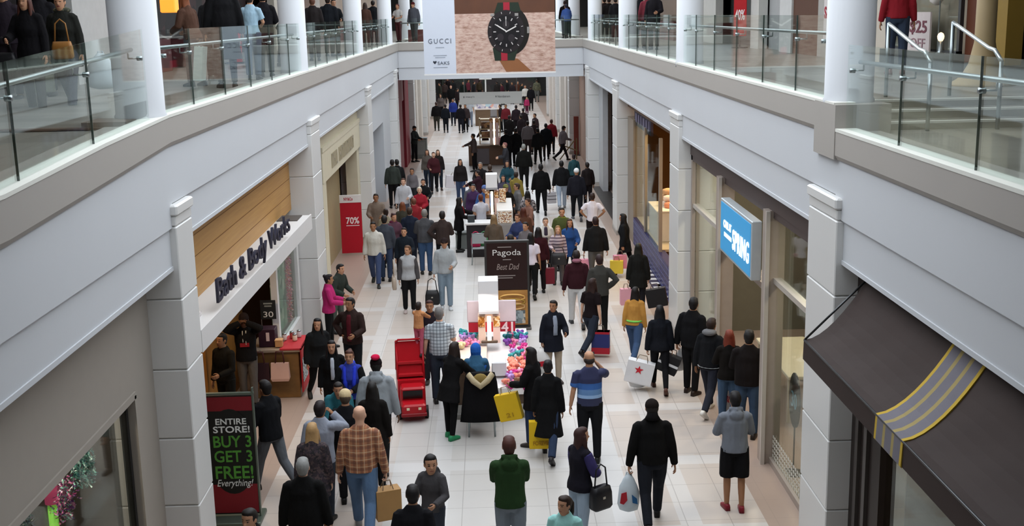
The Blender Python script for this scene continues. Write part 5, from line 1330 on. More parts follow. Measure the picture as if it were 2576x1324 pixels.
def bake_geometry():
    """one pass: voxel-union every figure part, then keep the plain meshes"""
    temps = []
    for key, G in GEO.items():
        vox = (.0125, .02, .03)[G['lod']]
        for nm_, (mb, how) in G['parts'].items():
            if how == 'raw': G['mesh'][nm_] = mb.mesh(nm_, True); continue
            me = mb.mesh('figure_part'); o = bpy.data.objects.new('figure_part', me); COL.objects.link(o)
            r = o.modifiers.new('r', 'REMESH'); r.mode = 'VOXEL'; r.voxel_size = vox * {'hair': .9, 'body': .8}.get(nm_, 1)
            s = o.modifiers.new('s', 'SMOOTH'); s.factor = .5; s.iterations = 3 if nm_ != 'body' else 1
            temps.append((G, nm_, o, how))
    bpy.context.view_layer.update(); dg = bpy.context.evaluated_depsgraph_get()
    for G, nm_, o, how in temps:
        me = bpy.data.meshes.new_from_object(o.evaluated_get(dg))
        if nm_ == 'body':
            vs = [v.co.copy() for v in me.vertices]; fs = [tuple(p.vertices) for p in me.polygons]
            hm = how; n = len(vs); nb = len(fs)
            m2 = bpy.data.meshes.new('body'); m2.from_pydata(vs + [Vector(v) for v in hm.v], [], fs + [tuple(i + n for i in f) for f in hm.f])
            bm = bmesh.new(); bm.from_mesh(m2); bmesh.ops.recalc_face_normals(bm, faces=bm.faces); bm.to_mesh(m2); bm.free()
            inv = G['HT'].inverted(); mi = [0] * len(m2.polygons)
            for p in m2.polygons[:nb]:
                c = inv @ p.center
                if c.y > .04 and -.01 < c.z < .16:
                    if G['lod'] < 2 and any(((c.x - sx * .032) / .015) ** 2 + ((c.z - .116) / .0065) ** 2 < 1 for sx in (-1, 1)): mi[p.index] = 1
                    elif G['lod'] == 0 and any(((c.x - sx * .033) / .02) ** 2 + ((c.z - .141) / .0045) ** 2 < 1 for sx in (-1, 1)): mi[p.index] = 1
                    elif (c.x / .026) ** 2 + ((c.z - .045) / .008) ** 2 < 1: mi[p.index] = 2
            G['mi'] = mi; bpy.data.meshes.remove(me); me = m2
        me.polygons.foreach_set('use_smooth', [True] * len(me.polygons)); me.update()
        me.materials.clear()
        G['mesh'][nm_] = me
    for G, nm_, o, how in temps:
        d = o.data; bpy.data.objects.remove(o); bpy.data.meshes.remove(d)
    for G in GEO.values():
        for nm_, me in G['mesh'].items():
            me.materials.append(None)
            if nm_ == 'body': me.materials.append(EYE); me.materials.append(LIP); me.polygons.foreach_set('material_index', G['mi'])
TOPN = {'jk': 'jacket', 'cl': 'long_coat', 'cm': 'coat', 'hd': 'hoodie', 'ts': 'shirt', 'sw': 'sweater', 'pf': 'padded_jacket', 'sc': 'jacket', 'vs': 'vest'}
BOTN = {'pt': 'trousers', 'jn': 'jeans', 'lg': 'leggings', 'sh': 'shorts', 'sk': 'skirt', 'bt': 'leggings'}
HAIRN = {'sh': 'hair', 'lo': 'long_hair', 'bn': 'hair_with_bun', 'po': 'ponytail_hair', 'br': 'hair', 'cp': 'hair', 'be': 'knitted_cap', 'hd': 'raised_hood', 'hj': 'headscarf'}
PEOPLE = {}
ROWS = []
def person_rows(text, z0=0.0):
    for ln in text.strip().splitlines():
        q = [s.strip() for s in ln.split('|')]
        if len(q) < 13: continue
        ex = dict(kv.split('=') for kv in q[13].split()) if len(q) > 13 and q[13] else {}
        pid, xy, h, rot, pose, am, build, top, bot, shoe, hair, sk, label = q[:13]
        px, py = (float(v) for v in xy.split(','))
        h = float(h); tc, bc = top.split(':'), bot.split(':'); hc = hair.split(':')
        z = float(ex.get('z', z0))
        d = at_z(px, py, z + h)
        if z > 0 and 'y' in ex: d = at_y(px, py, float(ex['y']))
        lod = 0 if d.y < 26 else (1 if d.y < 44 else 2)
        G = geometry(pose, am[0], am[1], build, tc[0], bc[0], hc[0], float(ex.get('T', 0)), lod)
        s = h / 1.75; rz = math.radians(float(rot)); hd = G['head'] * s
        if 'y' in ex:
            P = at_y(px, py, float(ex['y']))
            if 'zf' in ex: z = P.z - hd.z
        else: P = at_z(px, py, z + hd.z)
        off = Matrix.Rotation(rz, 3, 'Z') @ Vector((hd.x, hd.y, 0))
        ROWS.append([pid, (P.x - off.x, P.y - off.y, z), rz, s, G, tc, bc, shoe, hc, sk, label, ex])
def relax():
    """nobody stands inside anybody else or inside a kiosk: slide people along their own line of sight on the floor"""
    fix = {'child', 'mother', 'hijab', 'clerk'}
    for it in range(60):
        for i, a in enumerate(ROWS):
            for b in ROWS[i + 1:]:
                if a[0] in fix or b[0] in fix or abs(a[1][2] - b[1][2]) > .6: continue
                dx, dy = b[1][0] - a[1][0], b[1][1] - a[1][1]; d = math.hypot(dx, dy)
                lim = .58 if a[1][1] < 26 else (.54 if a[1][1] < 45 else .45)
                if d < lim:
                    k = (lim - d) * .3 + .01
                    for r, sg in ((a, -1), (b, 1)):
                        if dy < 0: sg = -sg
                        x, y, z = r[1]; L = math.hypot(x, y); x, y = x * (1 + sg * k / L), y * (1 + sg * k / L); r[1] = (x, y, z)
        for r in ROWS:
            x, y, z = r[1]
            if z > .5 or r[0] in fix: continue
            for x0, x1, y0, y1 in ((-1.0, .82, 18.85, 21.7), (-1.2, .3, 32.4, 33.6), (-.3, 1.05, 32.4, 35.5), (-.35, .8, 24.6, 25.2), (-1.25, .85, 53.2, 55.8), (-1.2, .9, 72.8, 75), (-1.9, -1.1, 18.8, 20.5)):
                if x0 < x < x1 and y0 < y < y1:
                    c = [(x0 - x, 0), (x1 - x, 0), (0, y0 - y), (0, y1 - y)]; v = min(c, key=lambda q: abs(q[0]) + abs(q[1])); x += v[0]; y += v[1]; r[1] = (x, y, z)
def place_people():
    relax()
    bake_geometry()
    for pid, loc, rz, s, G, tc, bc, shoe, hc, sk, label, ex in ROWS:
        t = thing('person', label, 'person', loc, rz, ex.get('G', '').replace('_', ' ') or None); t.scale = (s, s, s)
        def add(part, nm_, mat):
            o = bpy.data.objects.new(nm_, G['mesh'][part]); o.parent = t; COL.objects.link(o)
            o.material_slots[0].link = 'OBJECT'; o.material_slots[0].material = mat
            return o
        add('body', 'body', skin(sk))
        add('top', TOPN[tc[0]], fabric(tc[1]))
        if 'sleeves' in G['mesh']: add('sleeves', 'sleeves', fabric(tc[2]))
        add('legs', BOTN[bc[0]], fabric(bc[1]))
        if 'boots' in G['mesh']: add('boots', 'boot_shafts', fabric(bc[2]))
        sm = flat(shoe, .5)
        add('shoeL', 'shoe', sm); add('shoeR', 'shoe', sm)
        if 'hair' in G['mesh']: add('hair', HAIRN[hc[0]], cloth(hc[1]) if hc[0] in ('be', 'hd', 'hj') else flat(hc[1], .6, 0, .2, 40))
        if 'cap' in G['mesh']: add('cap', 'cap', cloth(hc[2]))
        if pid != '-': PEOPLE[pid] = (t, [t.matrix_basis @ a for a in G['anch']], Matrix.Rotation(rz, 3, 'Z'), G)
LOWER = """
greyhair|760,1152|1.70|0|s|dd|l|cm:131213|pt:1a1a1c|1a1a1a|sh:8a8a88|A|person with short grey hair in a black coat, lower left foreground
plaidman|903,1020|1.86|0|w|dc|l|sw:@plaid|jn:4f6f98|8a8a8c|ba|A|bald man in an orange plaid shirt and blue jeans carrying a paper bag
blonde|783,1052|1.66|0|v|dd|f|cm:@floral|bt:2a2026:8a5a34|8a5a34|lo:a8865a|A|woman with long blonde hair, dark patterned coat and tan boots
bluejk|803,1000|1.72|-10|s|dp|m|jk:8a93a4|jn:2c3440|222222|sh:1c1416|C|dark haired person in a grey blue jacket with one arm raised
beigecap|868,992|1.72|0|s|dd|m|sw:15161a|pt:1c1c20|1a1a1a|cp:4a3c30:cdb890|B|person in a beige cap and black top behind the plaid shirt man
teal|850,962|1.60|190|b|rr|m|jk:1f6a78|jn:2a3040|222222|sh:1c1614|B|person in a teal jacket bending forward beside the woman in royal blue
bluevest|878,880|1.62|178|s|ff|f|vs:2a3ab0:151518|pt:15151a|1a1a1a|bn:4a2a20|B|woman in a royal blue vest with hands held together
blackwhite|833,856|1.62|186|s|dd|f|jk:101012|pt:17171a|1a1a1a|lo:151012|B|woman with long black hair in an open black jacket beside the blue vest
puffer|798,800|1.66|205|w|dd|f|pf:17181a|lg:141416|1a1a1a|lo:120e0e|B|woman in a black padded jacket with long dark hair looking left|T=-25
brownjk|880,748|1.76|165|s|ek|m|jk:33211d|pt:1a1c20|1a1a1a|sh:120e0e|C|man in a dark brown jacket over a maroon shirt|T=-15
pink|826,690|1.62|-85|s|ee|f|jk:c81a6a|lg:141416|1a1a1a|bn:1c1416|C|woman in a bright pink jacket standing by the left pilaster
youth|856,664|1.60|-120|l|ee|m|jk:2e3630|pt:4a544c|222222|sh:141010|B|youth in a dark green jacket looking down behind the woman in pink
redcap|945,898|1.82|0|w|dd|l|hd:8f979e|pt:17171c|14181e|cp:120f0e:1a1214|D|man in a grey hoodie wearing a dark cap with a red top
longback|935,966|1.66|0|s|dd|f|cm:17120f|pt:141416|1a1a1a|lo:14100f|C|woman with long dark hair in a black coat behind the grey hoodie
greytrs|665,956|1.76|55|w|ee|m|jk:141519|pt:5a5e66|2a2220|sh:141010|C|man in a black jacket and grey trousers beside the tall sale sign
covered|612,788|1.76|185|s|hh|m|hd:141214|pt:5a524c|222222|be:241a18|D|person in a black hoodie holding both hands to the face inside the shop
inner|556,838|1.72|150|s|ed|m|sw:15120f|pt:17140f|1a1a1a|sh:100c0a|C|person in black standing in the dark shop doorway on the left
corner|625,1280|1.70|160|l|dd|m|jk:141416|pt:1a1a1c|1a1a1a|sh:17120f|B|person with dark curly hair at the foot of the tall sale sign
boy|1082,1143|1.50|160|s|ee|k|hd:4a474a|jn:3a3f4c|8a2a4a|sh:141010|B|boy in a charcoal grey hooded jacket looking down|T=30
blacktee|1037,1220|1.66|0|l|dd|m|ts:17161a|pt:1c1c20|1a1a1a|sh:141010|B|black haired person in a black printed shirt at the bottom edge
green|1280,1098|1.80|0|s|xx|m|hd:24441d|jn:77828e|3a3632|sh:4a2a22|A|man in a dark green hoodie with folded arms seen from behind
aqua|1420,1247|1.56|165|s|dd|f|ts:8fd8d0|jn:6a7a90|8a8a8a|po:2a1a12|B|girl in an aqua top with a dark ponytail at the bottom edge|T=-30
purple|1462,1075|1.66|-55|s|ff|f|vs:1d1a24:3c3470|jn:9ab0c8|5a5048|lo:38201c|B|woman in a purple sleeved jacket and light jeans with a black handbag|T=-20
turtle|1640,1003|1.83|0|v|cd|l|sw:131112|pt:1e2028|141212|cp:1a1412:1c1614|B|man in a black turtleneck and dark flat cap carrying a plastic bag
teen|1850,985|1.72|0|s|ee|m|hd:737a86|sh:131316|7a1626|sh:120e10|C|teenager in a grey hoodie, black shorts and red shoes
polo|1482,882|1.78|0|s|dp|l|ts:@polo|pt:17181c|1a1a1a|br:2a201c|B|man in a blue banded polo shirt holding up a phone
longcoat|1378,897|1.64|-10|w|cd|f|cl:131214|jn:2c3c5c|2a2628|bn:141012|C|girl in a long black coat carrying a yellow bag low in her right hand
yellowfront|1335,882|1.66|60|s|ee|f|cm:141214|jn:283a60|3a3432|lo:171010|B|woman in a black jacket and blue jeans holding a yellow bag at the kiosk
navycoat|1392,755|1.62|195|s|ec|f|cm:161a26|pt:a8957c|3a3230|sh:17110f|C|woman in a navy coat and beige trousers holding a white shopping bag|T=-40
orange|1598,722|1.60|-20|W|dd|f|sw:c98428|jn:35507a|1f1f22|lo:17100e|B|girl in an orange sweater walking with long dark hair
starbag|1660,768|1.66|-5|w|cd|f|jk:161820|lg:151418|4a2a20|lo:100e10|B|woman in a dark jacket with long black hair carrying a white star bag
striped|1745,748|1.80|-40|s|cd|l|jk:121215|pt:141416|2a1c16|sh:120e0e|B|man in a black jacket carrying a black and white shopping bag|T=20
lettersl|1790,800|1.74|-35|w|dc|m|jk:17181c|pt:2a2c38|d8d4cc|sh:2a1c16|C|youth in a black jacket with white sleeve panels and white shoes
redhair|1835,838|1.66|-10|s|ed|f|jk:17120f|jn:3a5474|2a2628|lo:6a2a1a|A|woman with red brown hair in a black jacket facing the shoe shop
darkman|1885,822|1.80|-15|s|ed|l|jk:1a1414|jn:2f4664|2a2420|sh:141010|B|man in a dark jacket and jeans facing the shoe shop
checked|1105,773|1.78|0|s|de|l|ts:@check|jn:2c3444|2a2624|sh:6a6664|A|grey haired man in a white and navy checked shirt
mother|1080,755|1.66|180|s|xe|f|sw:241c24|pt:2c2c34|3a3432|sh:3a1c18|C|woman facing the camera carrying a small child behind the red cart
child|1052,760|.98|-20|s|rr|k|sw:d8864a|lg:d2506a|3a3432|sh:241814|C|small child in yellow and pink carried by a woman behind the red cart|z=.92
kioskgirl|1143,860|1.64|-38|l|rr|f|cm:141214|lg:131214|2a8a5a|lo:241814|B|girl in a black coat and green shoes leaning on the kiosk
hijab|1196,862|1.66|0|t|rr|f|sc:2a5f88|sk:1c1a1c|5a4438|hj:2a62b8|B|seated woman in a bright blue headscarf and teal top at the kiosk|y=18.62 zf=1
whitejk|938,557|1.74|180|w|dd|m|jk:c2beb2|jn:3a4a74|2a2c2a|sh:17120f|C|man in a cream jacket and jeans walking past the red sale sign
denimback|966,542|1.76|0|s|dd|m|jk:3a3f4a|jn:2f4060|17171a|sh:1a1614|B|person in a charcoal jacket behind the man in the cream jacket
raglan|1025,617|1.64|188|s|dd|f|vs:a4a6a8:4a4648|pt:17171a|b8a8a4|po:5a3c28|B|woman in a grey printed top with dark sleeves and black trousers|T=-35
greyzip|1117,598|1.74|182|s|ed|m|hd:a0a6a8|jn:7a90a4|c4c6c8|cp:1a1614:241a1a|B|man in a grey hoodie and dark cap with light jeans
charcoal|1067,527|1.78|0|s|ee|l|jk:4a494d|jn:33507a|2a2824|sh:77736e|A|grey haired man in a charcoal jacket and jeans seen from behind
brownback|1112,530|1.76|-5|s|ke|m|jk:3a2c2a|pt:15171a|1a1a1a|sh:17110f|C|man in a dark brown jacket behind the grey hoodie man
redtop|1155,497|1.64|-75|s|re|f|cm:141114|lg:131214|1a1a1a|lo:120e0e|B|woman in a black coat over a red top beside the second kiosk
browncoat|945,487|1.74|182|s|ee|m|cm:7a6858|pt:4a4038|2a2420|sh:241a14|C|man in a brown coat with folded arms by the red sale sign
maroonscarf|990,535|1.66|-150|s|ed|f|jk:5a3444|pt:241c24|1a1a1a|bn:3a2020|B|woman in a maroon scarf in the group left of the charcoal jacket
darkface|1016,572|1.60|175|s|ed|m|jk:17202a|pt:17171c|1a1a1a|sh:241610|B|person in a dark navy jacket facing the camera behind the raglan top woman
redscarf|1040,498|1.66|20|s|ed|f|jk:9c1c24|pt:1c1c24|1a1a1a|sh:6a4030|A|woman with light brown hair in a red jacket in the left group
navyback|1030,522|1.74|-5|s|dd|m|jk:1c2438|jn:1c2438|17171a|sh:3a2a20|A|man in a navy jacket in the middle of the left group
brownhair|1012,508|1.64|0|s|dd|f|jk:3c3a2e|pt:241c1c|1a1a1a|lo:6a3a20|A|woman with auburn hair in an olive jacket in the left group
tan|970,525|1.66|10|s|dd|f|jk:8a7c60|pt:2a2420|1a1a1a|bn:2a1c16|B|woman in a tan jacket between the brown coat and the maroon scarf
whitehair|1055,470|1.64|180|s|ff|f|jk:b01828|pt:241c20|1a1a1a|sh:d2c8b4|A|white haired woman in a bright red jacket
lightgrey|1014,448|1.68|182|s|ed|m|jk:b4b4b8|jn:4a5260|3a3a3a|sh:4a2c20|A|young man in a pale grey printed jacket facing the camera
blackcardi|1064,450|1.62|184|s|ed|f|jk:141618|pt:17171a|1a1a1a|bn:2a1814|B|woman in a black cardigan beside the white haired woman in red
alone|1157,400|1.66|182|s|dd|f|jk:241e1e|jn:34486c|2a2a30|lo:241a14|B|woman with long dark hair in a black jacket and jeans standing alone|T=10
threel|1074,376|1.66|178|w|dd|f|jk:5a5048|jn:2a3448|1a1a1a|lo:3a2a20|B|leftmost of three women walking abreast towards the camera
threem|1090,382|1.68|182|v|de|f|jk:4a1a20|pt:17171c|1a1a1a|sh:4a2820|A|middle of three women walking abreast, in a maroon jacket
threer|1101,376|1.66|185|w|dc|f|jk:241c1a|jn:1c2430|3a2a24|lo:4a3424|A|rightmost of three women walking abreast carrying a large white bag
olive|986,400|1.78|5|s|dd|m|jk:343a34|pt:121214|1a1a1a|sh:17110f|B|man in an olive grey jacket and black trousers by the grey doors
olivemate|998,402|1.72|15|s|dd|m|jk:1c1c1e|pt:121214|1a1a1a|sh:17110f|B|person half hidden beyond the man in the olive grey jacket
greykid|1036,423|1.45|175|s|dd|k|hd:6a6468|pt:2a2a2e|1a1a1a|sh:2a1c18|C|child in a grey top standing by the red shop front
binman|1042,316|1.74|-120|s|ee|m|jk:1f2422|pt:121416|1a1a1a|cp:17120f:1c1a1a|C|man in black holding something red beside the grey litter bin
blackone|1360,412|1.80|2|w|dd|l|jk:121113|pt:141416|1a1a1a|sh:120e0e|D|leftmost of three men walking away, dressed all in black
lightjeans|1412,404|1.78|0|v|dd|l|jk:17171a|jn:a0b0c4|8a8a8a|sh:141010|C|middle of three men walking away, in a black jacket and pale jeans
navywhite|1450,423|1.80|0|w|dd|l|jk:1c1c26|pt:17191f|5a5a60|be:dfe2e2|C|rightmost of three men walking away, wearing a white cap
smalldark|1477,408|1.62|20|s|dd|m|jk:241c1c|pt:1c1618|1a1a1a|sh:1a1210|C|person in dark brown standing by the right pilaster beyond the white cap
tealdark|1443,388|1.60|10|s|dd|f|jk:1f4a50|pt:17171c|1a1a1a|bn:2a2020|B|woman in a teal jacket just beyond the man in the white cap
whiteshirt|1490,485|1.72|-5|s|kk|m|ts:d8d2dc|pt:1c1416|1a1a1a|sh:2a1a16|C|man in a white shirt and dark trousers standing with hands on hips
dkgreyback|1498,545|1.76|0|s|dd|l|jk:191a1a|pt:55524e|2a2624|sh:241212|B|man in a black jacket and grey trousers in front of the white shirt man
longdark|1567,537|1.70|70|w|cd|f|cm:15171c|lg:141418|5a3c2c|lo:0f0d0f|B|tall woman with long black hair holding pink and yellow bags by the right pilaster
mat|1606,612|1.68|-10|s|cc|f|cm:191a17|pt:1c1c22|4a2a22|lo:16150f|B|woman in a black coat by the striped mat with a bag in each hand
maroon|1450,630|1.76|0|w|dd|l|sw:3a141c|jn:c8c8c8|3a3a3c|sh:1c1212|B|man in a maroon sweater and white trousers walking away
olivejk|1508,640|1.76|0|s|dk|m|jk:3c3a37|pt:141414|1a1a1a|sh:2a1818|B|person in a grey olive jacket with one hand on the hip
barearm|1490,700|1.68|-35|W|dc|f|ts:1c1214|jn:262c3c|1c1616|lo:2a1612|A|woman in a black top with bare arms carrying a red and blue bag
whitetop|1335,585|1.66|-5|w|dd|f|ts:cfc4d2|pt:131214|1a1a1a|lo:0f0c0e|C|woman in a white top with long black hair right of the Pagoda panel
maroonbag|1354,572|1.66|10|s|dc|f|jk:3a1018|pt:1c1014|1a1a1a|lo:120c0e|B|woman in dark maroon beside the white top with long black hair
whitecoat|1372,547|1.66|182|w|dd|f|cm:c8c2b8|pt:17171c|1a1a1a|sh:5a4a40|A|woman in an open white coat facing the camera
yellowgreen|1413,522|1.74|180|s|dd|m|jk:4a5424|pt:1c1820|1a1a1a|sh:1c1410|B|bearded man in a dark jacket with a yellow green collar
bluecoat|1433,550|1.66|182|w|ed|f|cm:1f4a90|pt:151a28|1a1a1a|lo:3a2418|B|woman in a bright blue coat facing the camera
zebra|1403,567|1.56|180|s|de|f|sw:@stripe|pt:5a5658|2a2a2a|lo:8a6a44|A|fair haired girl in a striped top with a black patterned bag
greyleft|1322,558|1.66|150|s|ed|f|jk:6a6264|pt:3a3638|1a1a1a|sh:1c1616|B|dark haired woman in a grey jacket facing left by the second kiosk
royal|1302,538|1.64|140|s|ee|f|jk:2f3a6a|jn:4a6a80|3a3a3a|sh:4a2c20|B|woman in a royal blue jacket at the corner of the second kiosk
bigwhite|1284,590|1.76|0|s|ee|l|sw:c9c0bc|pt:3a3a3e|2a2a2a|sh:17120f|C|broad shouldered man in a white sweater behind the Pagoda panel
olivecoat|1242,540|1.66|0|s|ed|f|cm:5c4c3c|sk:17181a|1a1a1a|lo:7a6244|A|woman with long light brown hair in an olive brown coat
clerk|1209,494|1.64|10|s|ee|m|ts:c8c8d4|pt:1c1c20|1a1a1a|sh:5a2a1c|B|salesman in a white shirt working behind the second kiosk|y=34.0
knitback|1318,480|1.68|5|s|ee|f|jk:@knit|pt:1c1a20|1a1a1a|lo:120e10|B|woman with black hair in a grey patterned cardigan at the second kiosk
rust|1316,522|1.66|20|s|dd|f|jk:5a3424|pt:241c1c|1a1a1a|lo:4a2014|B|woman with dark red hair in a rust jacket behind the royal blue one
violet|1190,462|1.66|170|s|ed|f|jk:4a2c5c|pt:241c2c|1a1a1a|sh:3a3a3c|B|woman in a violet jacket on the left side of the second kiosk
bluecap|1218,466|1.70|170|s|ee|m|jk:2f5aa0|pt:1c1c28|1a1a1a|be:5a6ea0|B|man in a blue cap and blue jacket left of the second lit post
olivehat|1272,462|1.72|200|s|ee|m|jk:1c1712|pt:141414|1a1a1a|cp:241a12:6a6a3c|B|man in an olive cap and black coat right of the second lit post
peach|1290,500|1.60|120|s|ee|f|jk:8a5a4a|pt:1c2030|1a1a1a|sh:3a2620|B|woman in a peach jacket at the right of the second kiosk counter
tweed|1300,462|1.68|100|s|dd|m|jk:6a6868|pt:2a2a30|1a1a1a|sh:3a2a24|B|person in a grey tweed jacket beside the grey patterned cardigan
yellowbag|1298,432|1.68|-10|s|dd|f|jk:8a7424|pt:241a16|1a1a1a|sh:2a1c14|B|woman in a mustard jacket just right of the second white light box
plum|1266,440|1.64|170|s|ed|f|jk:4a4458|pt:2a2438|1a1a1a|lo:1c1a20|B|woman in a plum grey jacket partly behind the second white light box
tealkiosk|1276,404|1.70|170|s|ee|f|jk:1f4a58|pt:1c2438|1a1a1a|lo:2a1a1c|B|woman in a teal jacket at the foot of the third kiosk
wine|1202,428|1.60|80|s|rr|f|jk:3a1a24|pt:241a20|1a1a1a|sh:1c1414|B|person in a wine red jacket reaching left beyond the second kiosk
blackhat|1184,458|1.64|20|s|dd|m|jk:5a5a64|pt:1c1c22|1a1a1a|be:141414|C|person in a black knitted cap at the left edge of the second kiosk crowd
drkcoat|1232,414|1.68|0|s|dd|m|jk:2a201c|pt:1c1616|1a1a1a|sh:3a2a20|B|person in a dark brown coat above the second white light box
umbrella|1208,408|1.70|170|s|ee|m|jk:1f1c1e|pt:1c1a1c|1a1a1a|sh:7a746c|B|grey haired person in black at the near end of the third kiosk
reaching|1190,336|1.70|80|s|dr|f|jk:4a3c3a|pt:141214|1a1a1a|sh:120e0e|C|woman in brown reaching out by the left side of the third kiosk
bigblack|1272,325|1.78|20|l|ee|l|cm:111012|pt:131316|1a1a1a|sh:120e0e|C|large person in a black coat at the right side of the third kiosk
pinkface|1270,358|1.68|90|s|ee|m|jk:34343a|pt:2c2c3c|1a1a1a|sh:8a5a54|A|person in a charcoal jacket facing the third kiosk from the right
crouch|1216,312|1.66|30|l|rr|f|jk:2a1618|pt:1c1416|1a1a1a|lo:2a1414|B|person in dark wine red leaning over the far end of the third kiosk
tallblack|1317,362|1.82|0|s|dd|l|jk:151412|pt:141314|1a1a1a|sh:8a8a84|C|tall person in black with a grey collar right of the third kiosk
greyback|1327,304|1.78|0|s|dd|l|jk:6a6468|pt:3a2c2c|2a2a2a|sh:1c1412|B|broad man in a grey jacket seen from behind beyond the third kiosk
blk1|1297,322|1.74|0|s|dd|m|jk:121214|pt:131315|1a1a1a|sh:120e0e|C|slim person in black left of the broad grey jacket
blk2|1352,322|1.74|5|w|dd|m|jk:141416|pt:15120f|1a1a1a|sh:120e0e|C|person in black carrying a rucksack right of the broad grey jacket
nvy3|1373,310|1.78|0|v|dd|l|jk:14181e|pt:121215|1a1a1a|sh:120e0e|C|man in dark navy walking away beside the red jacket
redback|1387,300|1.72|-5|s|dd|m|jk:8a1420|pt:1c1c20|1a1a1a|sh:3a1c18|B|person in a bright red jacket seen from behind near the pink shop front
strider|1418,316|1.74|-60|W|de|m|jk:6a6064|pt:1a161c|1a1a1a|cp:1c1414:241c1c|B|person in a grey jacket striding right by the pink shop front
prk|1343,302|1.70|0|s|dd|m|jk:2a1c20|pt:1c1618|1a1a1a|sh:1c1212|C|person in dark brown just beyond the broad grey jacket
fardark|1298,264|1.74|0|s|dd|m|jk:2a1c24|pt:1a1418|1a1a1a|sh:1c1214|C|person in a dark plum jacket just below the direction sign's right half
fardark2|1316,272|1.72|8|s|dd|m|jk:261c20|pt:1a1418|1a1a1a|sh:1c1214|C|person in a dark jacket below the right end of the direction sign
farblack3|1272,262|1.72|170|s|dd|m|jk:7a1c24|pt:17171a|1a1a1a|sh:1c1212|C|person in a red top just right of the fourth kiosk
pinkkid|1325,243|1.24|180|s|dd|k|jk:b8245a|pt:5a1c34|1a1a1a|sh:1c1214|B|small child in a bright pink coat far down on the right
camo|1350,199|1.78|0|s|dd|l|jk:@camo|pt:5a5e58|1a1a1a|sh:2a241c|B|person in a mottled green jacket far down on the right
fwhite|1321,214|1.72|175|s|dd|m|sw:c4c2b8|pt:1c1c1c|1a1a1a|sh:2a201c|B|person in a white top beside the mottled green jacket
fblackr|1335,216|1.76|0|s|dd|m|jk:131216|pt:141416|1a1a1a|sh:1c1814|B|person in black between the white top and the mottled green jacket
backolive|1097,256|1.74|0|s|dd|l|jk:151214|pt:35312a|1a1a1a|sh:3a2824|B|person in a black jacket and olive trousers far down on the left
fw1|1094,231|1.70|178|s|dd|f|jk:241a1c|pt:17171a|1a1a1a|sh:1c1412|B|dark haired woman just beyond the olive trousers far down on the left
fw2|1108,237|1.66|178|s|dd|f|jk:5a504c|pt:17171a|1a1a1a|lo:1c1412|B|woman in a grey brown top in the far left group
fbig|1134,214|1.84|178|s|dd|l|jk:121314|pt:141416|1a1a1a|sh:4a2018|A|large man in black facing the camera in the far left group
fblue|1139,248|1.70|180|s|dd|m|jk:22369a|pt:1a1c28|1a1a1a|sh:1c1a2a|C|person in a bright blue jacket in the far left group
fnavy|1120,262|1.68|0|s|dd|m|jk:141a22|pt:141820|1a1a1a|sh:1c1614|B|person in dark navy walking beside the olive trousers
fdark5|1158,262|1.70|0|s|dd|m|jk:17141a|pt:1a1c28|1a1a1a|sh:1c1412|C|person in dark clothes left of the grey shirt man
fgrey|1181,248|1.74|0|s|dd|m|ts:a8aeb4|jn:6a7488|2a2a2a|sh:2a2020|B|man in a pale grey shirt and jeans at the left end of the direction sign
"""
CROWD = [(1118, 205, 1.72, '3a2a26'), (1140, 200, 1.7, '1a1a1c'), (1106, 208, 1.7, '2c2e26'), (1126, 196, 1.74, '20181a'), (1165, 205, 1.7, '16201a'), (1178, 200, 1.7, '6a2230'), (1192, 204, 1.72, '1c1c20'), (1206, 200, 1.7, '3a2c1a'),
         (1250, 203, 1.72, '26201e'), (1262, 208, 1.7, '4a1a24'), (1276, 200, 1.74, '1a1c1c'), (1288, 206, 1.7, '2a2226'), (1302, 204, 1.7, '5a3020'), (1312, 209, 1.66, '1c2420'), (1150, 222, 1.7, '241a1c'), (1281, 290, 1.7, '1a1616'), (1310, 288, 1.72, '2c2024'), (1258, 262, 1.66, '2a1c1c'), (1345, 285, 1.66, '3a2a2e'), (1170, 262, 1.66, '3a2c2c')]
